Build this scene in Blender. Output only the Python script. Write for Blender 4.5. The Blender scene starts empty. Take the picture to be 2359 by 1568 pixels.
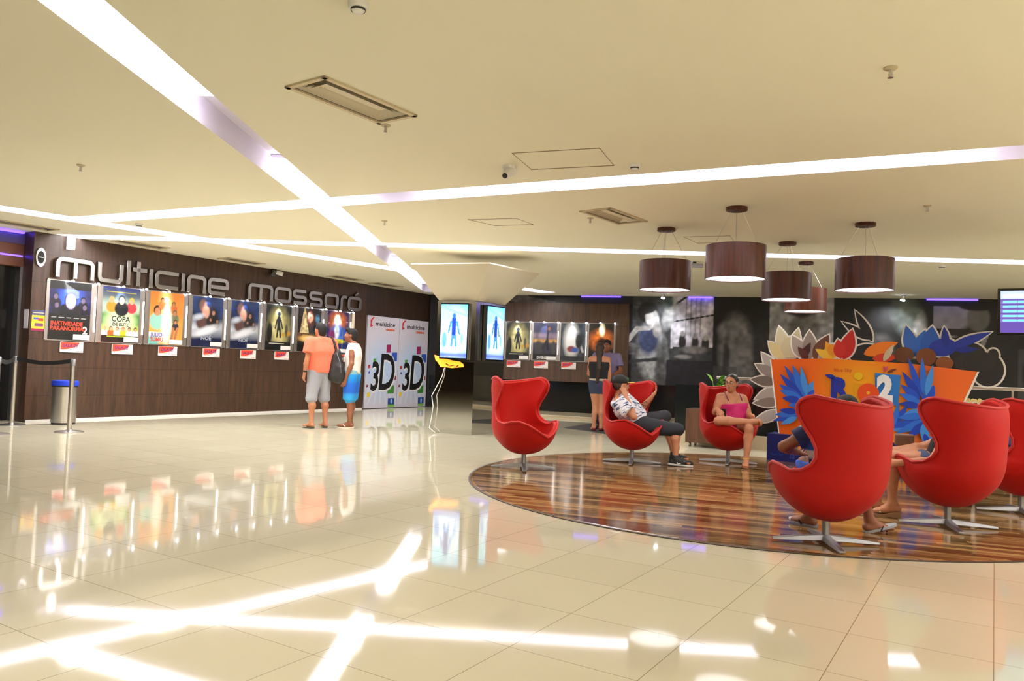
import bpy, math, random
import numpy as np
from mathutils import Vector, Matrix
S = bpy.context.scene
COL = S.collection
PI = math.pi
# ------------------------------------------------------------------ camera, world, exposure
FPX = 1775.0; CX, CY = 1179.5, 784.0; CAMH = 1.15; H = 3.0
PITCH, ROLL = 0.03395, 0.03725
_f = np.array([0, math.cos(PITCH), math.sin(PITCH)]); _r = np.array([1., 0, 0]); _u = np.cross(_r, _f)
CAM = np.array([math.cos(ROLL)*_r + math.sin(ROLL)*_u, -math.sin(ROLL)*_r + math.cos(ROLL)*_u, _f])
cd = bpy.data.cameras.new('camera'); cam = bpy.data.objects.new('camera', cd); COL.objects.link(cam)
cd.sensor_width = 36.0; cd.lens = FPX/2359*36.0; cd.clip_start = 0.05; cd.clip_end = 200
cam.matrix_world = Matrix(((CAM[0][0], CAM[1][0], -CAM[2][0], 0), (CAM[0][1], CAM[1][1], -CAM[2][1], 0),
                           (CAM[0][2], CAM[1][2], -CAM[2][2], CAMH), (0, 0, 0, 1)))
S.camera = cam
wd = bpy.data.worlds.new('world'); S.world = wd; wd.use_nodes = True
wd.node_tree.nodes['Background'].inputs[0].default_value = (1.0, 0.97, 0.93, 1)
wd.node_tree.nodes['Background'].inputs[1].default_value = 0.12
S.view_settings.view_transform = 'Standard'; S.view_settings.look = 'None'
S.view_settings.gamma = 1.0; S.view_settings.use_curve_mapping = False
S.view_settings.exposure = 0.12
STRIP_E = 14.0      # emission of the fluorescent diffusers in the ceiling slots

# survey helpers: a photo pixel cast on to a known plane of the room
def ray(px, py): return CAM.T @ np.array([px-CX, CY-py, FPX])/FPX
def un(px, py, z=0.0):
    d = ray(px, py); return np.array([0, 0, CAMH]) + d*((z-CAMH)/d[2])
YA, YF = 0.5607, 0.3016                      # headings of the poster wall and of the mural wall
A2 = np.array([math.sin(YA), math.cos(YA)]); B2 = np.array([math.cos(YA), -math.sin(YA)])
LW0 = np.array([-7.2, 12.67]); LROT = PI/2-YA
FW0 = np.array([2.86, 19.02]); FROT = -YF; FA = np.array([math.cos(YF), -math.sin(YF)]); FN = np.array([math.sin(YF), math.cos(YF)])
SROT = -YA
def lwp(u, y=0.0, z=0.0):                    # point on the left wall: u along, y into the wall
    p = LW0 + A2*u - B2*y; return (p[0], p[1], z)
def fwp(v, y=0.0, z=0.0):
    p = FW0 + FA*v + FN*y; return (p[0], p[1], z)

# ------------------------------------------------------------------ materials
def lin(c): return tuple((x/12.92 if x <= 0.04045 else ((x+0.055)/1.055)**2.4) for x in c)
def rgb(r, g, b): return lin((r/255, g/255, b/255))
MATS = {}
def mat(name, col=(.5, .5, .5), rough=.5, metal=0.0, emit=None, es=1.0, alpha=None, coat=0.0, ior=1.5, sheen=0.0):
    if name in MATS: return MATS[name]
    m = bpy.data.materials.new(name); m.use_nodes = True; MATS[name] = m
    b = m.node_tree.nodes['Principled BSDF']
    b.inputs['Base Color'].default_value = (*col, 1); b.inputs['Roughness'].default_value = rough
    b.inputs['Metallic'].default_value = metal; b.inputs['IOR'].default_value = ior
    b.inputs['Coat Weight'].default_value = coat; b.inputs['Coat Roughness'].default_value = .05
    if sheen: b.inputs['Sheen Weight'].default_value = sheen
    if emit is not None:
        b.inputs['Emission Color'].default_value = (*emit, 1); b.inputs['Emission Strength'].default_value = es
    m.diffuse_color = (*col, 1)
    return m
class N:                                     # terse node wiring
    def __init__(s, m): s.t = m.node_tree; s.b = s.t.nodes['Principled BSDF']
    def n(s, typ, **kw):
        x = s.t.nodes.new(typ)
        for k, v in kw.items():
            if k.startswith('i_'):
                key = k[2:]; key = int(key) if key.isdigit() else key.replace('_', ' ')
                if isinstance(v, bpy.types.NodeSocket): s.t.links.new(v, x.inputs[key])
                else: x.inputs[key].default_value = v
            else: setattr(x, k, v)
        return x
    def math(s, op, a, b=0.0, c=None):
        x = s.n('ShaderNodeMath', operation=op, i_0=a, i_1=b)
        if c is not None:
            x.inputs[2].default_value = c
        return x.outputs[0]
    def ramp(s, fac, stops):
        x = s.n('ShaderNodeValToRGB', i_0=fac); e = x.color_ramp.elements
        while len(e) < len(stops): e.new(0.5)
        for el, (p, c) in zip(e, stops): el.position = p; el.color = (*c, 1)
        return x.outputs[0]
    def mix(s, fac, a, b):
        x = s.n('ShaderNodeMix', data_type='RGBA')
        for sock, v in ((x.inputs[0], fac), (x.inputs[6], a), (x.inputs[7], b)):
            if isinstance(v, bpy.types.NodeSocket): s.t.links.new(v, sock)
            else: sock.default_value = v if not isinstance(v, tuple) else (*v, 1)[:4]
        return x.outputs[2]
    def set(s, key, v):
        s.t.links.new(v, s.b.inputs[key])
    def bump(s, h, strength=.1, dist=.01):
        x = s.n('ShaderNodeBump', i_Height=h, i_Strength=strength, i_Distance=dist); s.set('Normal', x.outputs[0])
    def pos(s, loc=(0, 0, 0), rot=(0, 0, 0), scale=(1, 1, 1), obj=False):
        if obj: src = s.n('ShaderNodeTexCoord').outputs['Object']
        else: src = s.n('ShaderNodeNewGeometry').outputs['Position']
        x = s.n('ShaderNodeMapping', i_Vector=src, i_Location=loc, i_Rotation=rot, i_Scale=scale)
        return x.outputs[0]

def wood_mat(name, dark, light, seams=None, rough=.38, horiz=False, vstretch=(9, 9, .7)):
    m = mat(name, dark, rough)
    n = N(m); p = n.pos(obj=True)
    q = n.n('ShaderNodeMapping', i_Vector=p, i_Scale=vstretch).outputs[0]
    a = n.n('ShaderNodeTexNoise', i_Vector=q, i_Scale=1.6, i_Detail=5.0, i_Roughness=.62).outputs[0]
    q2 = n.n('ShaderNodeMapping', i_Vector=p, i_Scale=tuple(v*4 for v in vstretch)).outputs[0]
    b = n.n('ShaderNodeTexNoise', i_Vector=q2, i_Scale=2.0, i_Detail=3.0).outputs[0]
    f = n.math('ADD', n.math('MULTIPLY', a, .7), n.math('MULTIPLY', b, .3))
    c = n.ramp(f, [(.33, dark), (.67, light)])
    if seams:
        z = n.n('ShaderNodeSeparateXYZ', i_0=p).outputs[2]
        fr = n.math('FRACT', n.math('DIVIDE', n.math('SUBTRACT', z, seams[0]), seams[1]))
        ln = n.math('LESS_THAN', fr, .006/seams[1])
        c = n.mix(ln, c, tuple(x*.25 for x in dark))
        n.bump(ln, -.3, .004)
    n.set('Base Color', c)
    return m

M_CEIL = mat('cream_ceiling_paint', rgb(234, 226, 204), .9)
n = N(M_CEIL); t = n.n('ShaderNodeTexNoise', i_Vector=n.pos(), i_Scale=.35, i_Detail=2.0).outputs[0]
n.set('Base Color', n.mix(t, rgb(230, 224, 202), rgb(236, 231, 210)))
M_SLOT = mat('slot_white_paint', rgb(228, 222, 238), .8)
M_WALLC = mat('cream_wall_paint', rgb(222, 212, 188), .85)
M_BLACK = mat('black_gloss', (.008, .008, .009), .12)
M_BLACKM = mat('black_matt', (.012, .012, .012), .6)
M_STEEL = mat('brushed_steel', (.62, .6, .57), .28, 1.0)
M_CHROME = mat('chrome', (.8, .79, .77), .12, 1.0)
M_LETTER = mat('worn_chrome', (.34, .325, .30), .26, 1.0)
M_DSTEEL = mat('dull_aluminium', (.30, .30, .31), .38, .9)
M_WHITE = mat('white_plastic', (.78, .77, .74), .4)
M_PAPER = mat('white_card', (.80, .79, .76), .6)
M_MIRROR = mat('mirror', (.74, .73, .70), .03, 1.0)
M_LEDW = mat('white_led', (1, 1, 1), .5, emit=(.80, .88, 1.0), es=14)
M_TUBE = mat('vertical_light_strip', (1, 1, 1), .5, emit=(1.0, .96, .9), es=3.5)
M_DIFF = mat('lit_diffuser', (1, 1, 1), .5, emit=(1.0, .99, .96), es=STRIP_E)
M_DIFF2 = mat('lit_diffuser_soft', (1, 1, 1), .5, emit=(1.0, .99, .96), es=STRIP_E*.68)
M_DIFF3 = mat('lit_diffuser_strong', (1, 1, 1), .5, emit=(1.0, .99, .96), es=STRIP_E*1.4)
M_BLUE = mat('violet_led', (.2, .1, .8), .5, emit=(.10, .05, 1.0), es=5.0)
M_WOODW = wood_mat('brown_wall_laminate', rgb(48, 33, 24), rgb(86, 60, 42), seams=(-.04, .45))
M_WOODP = wood_mat('brown_panel_laminate', rgb(54, 37, 27), rgb(94, 67, 47), seams=(-.04, .76))
M_WOODD = wood_mat('dark_brown_laminate', rgb(40, 29, 23), rgb(66, 48, 37))
M_SHADE = wood_mat('mahogany_veneer', rgb(42, 16, 9), rgb(96, 42, 20), vstretch=(14, 14, 1.0), rough=.35)
M_ORBOX = wood_mat('planter_laminate', rgb(78, 52, 38), rgb(116, 80, 58))
M_RED = mat('red_upholstery', rgb(182, 19, 11), .55, sheen=.03)
M_RED.node_tree.nodes['Principled BSDF'].inputs['Specular IOR Level'].default_value = .22
n = N(M_RED); nz = n.n('ShaderNodeTexNoise', i_Vector=n.pos(obj=True), i_Scale=7.0, i_Detail=3.0).outputs[0]
nf = n.n('ShaderNodeTexNoise', i_Vector=n.pos(obj=True), i_Scale=260.0, i_Detail=1.0).outputs[0]
n.bump(n.math('ADD', n.math('MULTIPLY', nz, .9), n.math('MULTIPLY', nf, .12)), .28, .02)
M_REDP = mat('red_piping', rgb(186, 28, 24), .5)

M_FLOOR = mat('polished_beige_tiles', rgb(214, 205, 180), .05, ior=1.55)
M_FLOOR.node_tree.nodes['Principled BSDF'].inputs['Specular IOR Level'].default_value = .42
n = N(M_FLOOR); g = n.n('ShaderNodeNewGeometry').outputs['Position']
def _axis(d, off, step):
    x = n.n('ShaderNodeVectorMath', operation='DOT_PRODUCT', i_0=g, i_1=(d[0], d[1], 0)).outputs['Value']
    return n.math('DIVIDE', n.math('SUBTRACT', x, off), step)
ta, tb = _axis(A2, 3.28, .545), _axis(B2, .01, .5625)
la = n.math('LESS_THAN', n.math('FRACT', ta), .0065); lb = n.math('LESS_THAN', n.math('FRACT', tb), .0065)
ln = n.math('MAXIMUM', la, lb)
cell = n.n('ShaderNodeCombineXYZ', i_0=n.math('FLOOR', ta), i_1=n.math('FLOOR', tb)).outputs[0]
wn = n.n('ShaderNodeTexWhiteNoise', noise_dimensions='2D', i_Vector=cell).outputs[0]
cl = n.n('ShaderNodeTexNoise', i_Vector=g, i_Scale=1.5, i_Detail=4.0).outputs[0]
base = n.mix(n.math('ADD', n.math('MULTIPLY', wn, .45), n.math('MULTIPLY', cl, .5)), rgb(206, 198, 172), rgb(217, 210, 185))
n.set('Base Color', n.mix(ln, base, rgb(150, 138, 114)))
nw = n.n('ShaderNodeTexNoise', i_Vector=g, i_Scale=2.2, i_Detail=1.0).outputs[0]
wv = n.math('ADD', n.math('MULTIPLY', nw, .25), n.math('MULTIPLY', n.math('SUBTRACT', 1.0, ln), .02))
n.bump(wv, .02, .03)

M_DISC = mat('glossy_plank_floor', rgb(96, 62, 36), .09)
n = N(M_DISC); g = n.n('ShaderNodeNewGeometry').outputs['Position']
D2 = np.array([math.cos(.36), -math.sin(.36)]); E2 = np.array([math.sin(.36), math.cos(.36)])
pa, pb = _axis(D2, 0, 1.1), _axis(E2, 0, .075)
row = n.math('FLOOR', pb); rw = n.n('ShaderNodeTexWhiteNoise', noise_dimensions='1D', i_W=row).outputs[0]
colm = n.math('FLOOR', n.math('ADD', pa, n.math('MULTIPLY', rw, 7.0)))
pc = n.n('ShaderNodeTexWhiteNoise', noise_dimensions='2D', i_Vector=n.n('ShaderNodeCombineXYZ', i_0=row, i_1=colm).outputs[0]).outputs[0]
gr = n.n('ShaderNodeTexNoise', i_Vector=n.n('ShaderNodeMapping', i_Vector=g, i_Rotation=(0, 0, .36), i_Scale=(2, 34, 1)).outputs[0], i_Scale=1.0, i_Detail=4.0).outputs[0]
c = n.ramp(n.math('ADD', n.math('MULTIPLY', pc, .6), n.math('MULTIPLY', gr, .4)), [(.2, rgb(84, 58, 34)), (.5, rgb(134, 100, 60)), (.8, rgb(172, 136, 88))])
sm = n.math('LESS_THAN', n.math('FRACT', pb), .09)
n.set('Base Color', n.mix(sm, c, rgb(48, 30, 18)))
n.bump(n.math('ADD', n.math('MULTIPLY', gr, .5), n.math('MULTIPLY', sm, -.6)), .09, .01)

def attr_mat(name, rough=.5, es=0.0):
    m = mat(name, (.5, .5, .5), rough); n = N(m)
    a = n.n('ShaderNodeAttribute', attribute_name='Col').outputs[0]
    n.set('Base Color', a)
    if es: n.set('Emission Color', a); n.b.inputs['Emission Strength'].default_value = es
    return m
M_PRINT = attr_mat('printed_paper', .35)
M_MURAL = attr_mat('mural_print', .45)
M_SCREEN = attr_mat('lit_screen', .3, .95)
def glass_mat(name, fac, tint=(1, 1, 1), rough=.02):
    m = bpy.data.materials.new(name); m.use_nodes = True; t = m.node_tree; MATS[name] = m
    for x in list(t.nodes): t.nodes.remove(x)
    o = t.nodes.new('ShaderNodeOutputMaterial'); mx = t.nodes.new('ShaderNodeMixShader')
    tr = t.nodes.new('ShaderNodeBsdfTransparent'); gl = t.nodes.new('ShaderNodeBsdfGlossy')
    tr.inputs[0].default_value = (*tint, 1); gl.inputs['Roughness'].default_value = rough
    lw = t.nodes.new('ShaderNodeFresnel'); lw.inputs[0].default_value = 1.45
    ml = t.nodes.new('ShaderNodeMath'); ml.operation = 'MULTIPLY'; ml.inputs[1].default_value = fac
    gm = t.nodes.new('ShaderNodeNewGeometry'); iv = t.nodes.new('ShaderNodeMath'); iv.operation = 'SUBTRACT'; iv.inputs[0].default_value = 1.0; t.links.new(gm.outputs['Backfacing'], iv.inputs[1])
    mb = t.nodes.new('ShaderNodeMath'); mb.operation = 'MULTIPLY'; t.links.new(lw.outputs[0], mb.inputs[0]); t.links.new(iv.outputs[0], mb.inputs[1])
    t.links.new(mb.outputs[0], ml.inputs[0]); t.links.new(ml.outputs[0], mx.inputs[0])
    t.links.new(tr.outputs[0], mx.inputs[1]); t.links.new(gl.outputs[0], mx.inputs[2]); t.links.new(mx.outputs[0], o.inputs[0])
    return m
M_ACRYL = glass_mat('clear_acrylic', 1.0)
M_GLASS = glass_mat('balustrade_glass', 1.4, (.80, .86, .84))
def flat(r, g, b, rough=.5):
    return mat('paint_%02x%02x%02x_%d' % (r, g, b, int(rough*100)), rgb(r, g, b), rough)

# ------------------------------------------------------------------ mesh building
def obj(name, mesh, parent=None, loc=None, rotz=None):
    o = bpy.data.objects.new(name, mesh); COL.objects.link(o)
    if parent is not None: o.parent = parent
    if loc is not None: o.location = loc
    if rotz is not None: o.rotation_euler = (0, 0, rotz)
    return o
def thing(name, label, cat, loc=(0, 0, 0), rotz=0.0, group=None, kind=None):
    o = obj(name, None, None, loc, rotz); o.empty_display_size = .1
    return tag(o, label, cat, group, kind)
def tag(o, label=None, cat=None, group=None, kind=None):
    if label: o['label'] = label
    if cat: o['category'] = cat
    if group: o['group'] = group
    if kind: o['kind'] = kind
    return o
def dup(o, parent=None):
    c = o.copy(); COL.objects.link(c)
    if parent is not None: c.parent = parent
    for ch in list(o.children): dup(ch, c)
    return c
def frame_to(d):
    d = np.array(d, float); d /= np.linalg.norm(d)
    a = np.array([0, 0, 1.]) if abs(d[2]) < .9 else np.array([1., 0, 0])
    s = np.cross(a, d); s /= np.linalg.norm(s); return s, np.cross(d, s), d
class MB:
    def __init__(s): s.v = []; s.f = []; s.m = []; s.mats = []
    def mi(s, m):
        if m not in s.mats: s.mats.append(m)
        return s.mats.index(m)
    def add(s, vs, fs, m=None):
        o = len(s.v); s.v += [tuple(map(float, v)) for v in vs]; k = s.mi(m)
        s.f += [tuple(i+o for i in f) for f in fs]; s.m += [k]*len(fs); return s
    def box(s, c, d, m=None, rot=0.0, taper=1.0):
        x, y, z = [k/2 for k in d]; vs = []
        cr, sr = math.cos(rot), math.sin(rot)
        for (a, b, e) in ((-1,-1,-1),(1,-1,-1),(1,1,-1),(-1,1,-1),(-1,-1,1),(1,-1,1),(1,1,1),(-1,1,1)):
            k = taper if e > 0 else 1.0
            X, Y = a*x*k, b*y*k; vs.append((c[0]+X*cr-Y*sr, c[1]+X*sr+Y*cr, c[2]+e*z))
        return s.add(vs, [(3,2,1,0),(4,5,6,7),(0,1,5,4),(1,2,6,5),(2,3,7,6),(3,0,4,7)], m)
    def tube(s, pts, r, m=None, seg=10, closed=False, flat=None):
        pts = [np.array(p, float) for p in pts]; n = len(pts); vs = []; fs = []
        rr = r if hasattr(r, '__len__') else [r]*n; prev = None
        for i, p in enumerate(pts):
            if closed: d = pts[(i+1) % n]-pts[i-1]
            else: d = pts[min(i+1, n-1)]-pts[max(i-1, 0)]
            a, b, d = frame_to(d)
            if prev is not None:
                a = prev-d*np.dot(prev, d); a /= np.linalg.norm(a); b = np.cross(d, a)
            prev = a
            for k in range(seg):
                t = 2*PI*k/seg; vs.append(p+rr[i]*(math.cos(t)*a+math.sin(t)*b))
        for i in range(n if closed else n-1):
            j = (i+1) % n
            for k in range(seg):
                l = (k+1) % seg; fs.append((i*seg+k, i*seg+l, j*seg+l, j*seg+k))
        if not closed: fs += [tuple(range(seg-1, -1, -1)), tuple(range((n-1)*seg, n*seg))]
        return s.add(vs, fs, m)
    def lathe(s, prof, m=None, seg=32, c=(0, 0, 0), cap=True):
        vs = []; fs = []; n = len(prof)
        for (r, z) in prof:
            for k in range(seg):
                t = 2*PI*k/seg; vs.append((c[0]+r*math.cos(t), c[1]+r*math.sin(t), c[2]+z))
        for i in range(n-1):
            for k in range(seg):
                l = (k+1) % seg; fs.append((i*seg+k, i*seg+l, (i+1)*seg+l, (i+1)*seg+k))
        if cap: fs += [tuple(range(seg-1, -1, -1)), tuple(range((n-1)*seg, n*seg))]
        return s.add(vs, fs, m)
    def prism(s, poly, y0, y1, m=None, mside=None):     # polygon in x-z, extruded along y (y0 = front)
        n = len(poly); a = sum(poly[i][0]*poly[(i+1) % n][1]-poly[(i+1) % n][0]*poly[i][1] for i in range(n))
        if a < 0: poly = poly[::-1]
        vs = [(x, y0, z) for x, z in poly]+[(x, y1, z) for x, z in poly]
        s.add(vs, [tuple(range(n)), tuple(range(2*n-1, n-1, -1))], m)
        return s.add(vs, [(i, i+n, (i+1) % n+n, (i+1) % n) for i in range(n)], mside or m)
    def zprism(s, poly, z0, z1, m=None):
        n = len(poly); a = sum(poly[i][0]*poly[(i+1) % n][1]-poly[(i+1) % n][0]*poly[i][1] for i in range(n))
        if a < 0: poly = poly[::-1]
        vs = [(x, y, z0) for x, y in poly]+[(x, y, z1) for x, y in poly]
        return s.add(vs, [tuple(range(n-1, -1, -1)), tuple(range(n, 2*n))]+[(i, (i+1) % n, (i+1) % n+n, i+n) for i in range(n)], m)
    def build(s, name, m=None, parent=None, smooth=False, loc=None, rotz=None, sub=0, bevel=0, weld=False):
        me = bpy.data.meshes.new(name); me.from_pydata(s.v, [], s.f)
        ms = [x if x is not None else m for x in s.mats]
        for x in ms: me.materials.append(x)
        me.polygons.foreach_set('material_index', s.m)
        me.update()
        o = obj(name, me, parent, loc, rotz)
        if smooth:
            me.polygons.foreach_set('use_smooth', [True]*len(me.polygons)); me.set_sharp_from_angle(angle=math.radians(42))
        if bevel:
            b = o.modifiers.new('bevel', 'BEVEL'); b.width = bevel; b.segments = 2; b.limit_method = 'ANGLE'
        if sub:
            q = o.modifiers.new('sub', 'SUBSURF'); q.levels = q.render_levels = sub
        return o
def dg_mesh(o):                              # bake an object's modifiers into a plain mesh
    dg = bpy.context.evaluated_depsgraph_get(); dg.update()
    return bpy.data.meshes.new_from_object(o.evaluated_get(dg))
def text(name, body, size, m, parent, loc=(0, 0, 0), depth=.002, bold=0.0, shear=0.0, align='LEFT', sx=1.0, spacing=1.0):
    cu = bpy.data.curves.new('t', 'FONT'); cu.body = body; cu.size = size; cu.extrude = depth/2; cu.offset = bold; cu.shear = shear
    cu.align_x = align; cu.resolution_u = 3; cu.space_character = spacing
    t = bpy.data.objects.new('t', cu); COL.objects.link(t)
    me = dg_mesh(t); bpy.data.objects.remove(t); bpy.data.curves.remove(cu)
    n = len(me.vertices); co = np.empty(n*3); me.vertices.foreach_get('co', co); co = co.reshape(-1, 3)
    q = np.stack([co[:, 0]*sx, -co[:, 2], co[:, 1]], 1)   # upright, facing -y
    me.vertices.foreach_set('co', q.ravel()); me.materials.clear(); me.materials.append(m); me.name = name; me.update()
    return obj(name, me, parent, loc)
def arc(cx, cz, r, a0, a1, n=8, rz=None):
    rz = rz or r
    return [(cx+r*math.cos(math.radians(a0+(a1-a0)*i/n)), cz+rz*math.sin(math.radians(a0+(a1-a0)*i/n))) for i in range(n+1)]
def rrect(x0, z0, x1, z1, r, n=4):
    return arc(x1-r, z1-r, r, 0, 90, n)+arc(x0+r, z1-r, r, 90, 180, n)+arc(x0+r, z0+r, r, 180, 270, n)+arc(x1-r, z0+r, r, 270, 360, n)
def ell(cx, cz, rx, rz=None, rot=0, n=24):
    rz = rz or rx; c, s = math.cos(math.radians(rot)), math.sin(math.radians(rot)); o = []
    for i in range(n):
        t = 2*PI*i/n; x, z = rx*math.cos(t), rz*math.sin(t); o.append((cx+x*c-z*s, cz+x*s+z*c))
    return o
def leaf(cx, cz, L, W, rot, n=10):           # pointed leaf from its base point
    c, s = math.cos(math.radians(rot)), math.sin(math.radians(rot)); o = []
    for i in range(n+1):
        t = i/n; o.append((t*L, W*math.sin(PI*t**.8)**.9))
    for i in range(n-1, 0, -1):
        t = i/n; o.append((t*L, -W*math.sin(PI*t**.8)**.9))
    return [(cx+x*c-z*s, cz+x*s+z*c) for x, z in o]
def stroke(b, path, w, y0, y1, m=None, closed=False):     # flat ribbon letter stroke, square section
    p = [np.array(q, float) for q in path]; n = len(p); L = []; R = []
    for i in range(n):
        if closed: d0 = p[i]-p[i-1]; d1 = p[(i+1) % n]-p[i]
        else: d0 = p[max(i, 1)]-p[max(i, 1)-1]; d1 = p[min(i+1, n-1)]-p[min(i+1, n-1)-1]
        d0 = d0/(np.linalg.norm(d0)+1e-9); d1 = d1/(np.linalg.norm(d1)+1e-9); t = d0+d1; t /= np.linalg.norm(t)+1e-9
        nn = np.array([-t[1], t[0]]); k = 1/max(.5, float(np.dot(nn, [-d0[1], d0[0]])))
        L.append(p[i]+nn*w/2*k); R.append(p[i]-nn*w/2*k)
    vs = []; fs = []
    for a, c in zip(L, R): vs += [(a[0], y0, a[1]), (c[0], y0, c[1]), (c[0], y1, c[1]), (a[0], y1, a[1])]
    for i in range(n if closed else n-1):
        j = (i+1) % n; a, c = i*4, j*4
        for k in range(4): fs.append((a+k, a+(k+1) % 4, c+(k+1) % 4, c+k))
    if not closed: fs += [(3, 2, 1, 0), ((n-1)*4, (n-1)*4+1, (n-1)*4+2, (n-1)*4+3)]
    return b.add(vs, fs, m)

# ------------------------------------------------------------------ printed pictures (vertex colour grids)
class Cv:
    def __init__(s, w, h, nx, nz, top, bot, seed=0):
        s.w, s.h, s.nx, s.nz = w, h, nx, nz
        s.X, s.Z = np.meshgrid(np.linspace(0, w, nx+1), np.linspace(0, h, nz+1))
        t = (s.Z/h)[..., None]; s.C = np.array(rgb(*bot))*(1-t)+np.array(rgb(*top))*t; s.rs = np.random.RandomState(seed)
    def put(s, a, col):
        a = np.clip(a, 0, 1)[..., None]; s.C = s.C*(1-a)+np.array(rgb(*col))*a; return s
    def ell(s, cx, cz, rx, rz, col, soft=.2, rot=0, a=1.0):
        c, q = math.cos(math.radians(rot)), math.sin(math.radians(rot)); dx, dz = s.X-cx, s.Z-cz
        d = np.sqrt(((dx*c+dz*q)/rx)**2+((-dx*q+dz*c)/rz)**2); return s.put(a*np.clip((1-d)/max(soft, .02)+.5, 0, 1), col)
    def rect(s, x0, z0, x1, z1, col, a=1.0): return s.put(a*((s.X >= x0) & (s.X <= x1) & (s.Z >= z0) & (s.Z <= z1)), col)
    def band(s, z0, z1, col, soft=.03): return s.put(np.clip((s.Z-z0)/soft, 0, 1)*np.clip((z1-s.Z)/soft, 0, 1), col)
    def line(s, x0, z0, x1, z1, wd, col, soft=.3):
        dx, dz = x1-x0, z1-z0; t = np.clip(((s.X-x0)*dx+(s.Z-z0)*dz)/(dx*dx+dz*dz), 0, 1)
        d = np.hypot(s.X-x0-t*dx, s.Z-z0-t*dz)/wd; return s.put(np.clip((1-d)/soft, 0, 1), col)
    def poly(s, pts, col):
        ins = np.zeros_like(s.X, bool); n = len(pts)
        for i in range(n):
            (xa, za), (xb, zb) = pts[i], pts[i-1]
            with np.errstate(divide='ignore', invalid='ignore'):
                ins ^= ((za > s.Z) != (zb > s.Z)) & (s.X < (xb-xa)*(s.Z-za)/(zb-za+1e-12)+xa)
        return s.put(ins.astype(float), col)
    def noise(s, cell, amp, col=None):
        gx, gz = int(s.w/cell)+3, int(s.h/cell)+3; r = s.rs.rand(gz, gx); fx, fz = s.X/cell, s.Z/cell
        ix, iz = fx.astype(int), fz.astype(int); fx, fz = fx-ix, fz-iz; fx = fx*fx*(3-2*fx); fz = fz*fz*(3-2*fz)
        v = (r[iz, ix]*(1-fx)+r[iz, ix+1]*fx)*(1-fz)+(r[iz+1, ix]*(1-fx)+r[iz+1, ix+1]*fx)*fz
        if col is not None: return s.put(np.clip((v-.5)*2*amp, 0, 1), col)
        s.C = np.clip(s.C*(1+(v[..., None]-.5)*2*amp), 0, 1); return s
    def person(s, cx, cz, k, skin, cloth, hair):          # a plain generic bust
        s.ell(cx, cz-k*1.5, k*1.25, k*1.3, cloth, .2); s.ell(cx, cz+k*.12, k*.62, k*.78, hair, .15)
        s.ell(cx, cz-k*.1, k*.48, k*.62, skin, .2); return s
    def build(s, name, m, parent, x0=0, y=0, z0=0):
        nx, nz = s.nx, s.nz; n = (nx+1)*(nz+1)
        co = np.stack([s.X.ravel()+x0, np.full(n, y), s.Z.ravel()+z0], 1); me = bpy.data.meshes.new(name)
        i = np.arange(nx*nz); r, c = i//nx, i % nx; a = r*(nx+1)+c
        f = np.stack([a, a+1, a+nx+2, a+nx+1], 1); me.from_pydata(co.tolist(), [], f.tolist())
        at = me.color_attributes.new('Col', 'FLOAT_COLOR', 'POINT')
        at.data.foreach_set('color', np.concatenate([s.C.reshape(-1, 3), np.ones((n, 1))], 1).ravel()); me.materials.append(m); me.update()
        return obj(name, me, parent)
# ------------------------------------------------------------------ room shell
fl = MB().zprism([(-14, -8), (15, -8), (15, 24), (-14, 24)], -.2, 0, M_FLOOR).build('floor'); tag(fl, kind='structure')
STRIPS = {   # centre line ends, width, lit runs as fractions
 's1': ((-2.52, -3.0), (-2.13, 19.9), .37), 's2': ((-6.35, 10.97), (12.2, 2.16), .42),
 's3': ((-9.6, 7.1), (.85, 18.9), .46), 's4': ((-7.35, 12.49), (12.5, 11.22), .40), 's5': ((2.6, -3.0), (12.6, 8.6), .6), 's6': ((-1.5, -6.4), (13.0, -.6), .6)}  # the last two strips are unseen, added as fill light for the right side
def sdir(k):
    a, b, w = STRIPS[k]; a, b = np.array(a), np.array(b); L = np.linalg.norm(b-a); return a, (b-a)/L, L, w
cb = MB().zprism([(-14, -8), (15, -8), (15, 24), (-14, 24)], H, H+.35, M_CEIL).build('ceiling')
cut = []
for k in STRIPS:
    a, d, L, w = sdir(k); c = a+d*L/2
    m_ = MB().box((c[0], c[1], H+.06), (L, w, .32), M_SLOT, rot=math.atan2(d[1], d[0])).build('cut'); cut.append(m_)
    md = cb.modifiers.new('b', 'BOOLEAN'); md.object = m_; md.operation = 'DIFFERENCE'; md.solver = 'EXACT'
AA = math.atan2(A2[1], A2[0])
VENTS = [(-1.19, 5.44, AA-.05, .90, .40, 'large air vent in the ceiling nearest the viewer'), (1.17, 9.18, AA-.1, .90, .42, 'ceiling air vent in front of the pendant lamps')]
for u, lab in ((-1.09, 'narrow air vent above the dark doorway'), (.79, 'narrow air vent above the first letters of the wall sign'), (2.87, 'narrow air vent above the middle of the wall sign'),
               (5.68, 'narrow air vent above the end of the wall sign'), (7.03, 'narrow air vent near the white double doors')):
    p = lwp(u, -.47); VENTS.append((p[0], p[1], LROT, .88, .34, lab))
for (x, y, an_, L, W, lab) in VENTS:
    m_ = MB().box((x, y, H+.04), (L-.05, W-.05, .20), M_SLOT, rot=an_).build('cut'); cut.append(m_)
    md = cb.modifiers.new('b', 'BOOLEAN'); md.object = m_; md.operation = 'DIFFERENCE'; md.solver = 'EXACT'
me = dg_mesh(cb); cb.modifiers.clear(); cb.data = me
for c in cut: bpy.data.objects.remove(c)
me.materials.clear(); me.materials.append(M_CEIL); me.materials.append(M_SLOT); me.materials.append(M_BLACKM)
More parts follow.
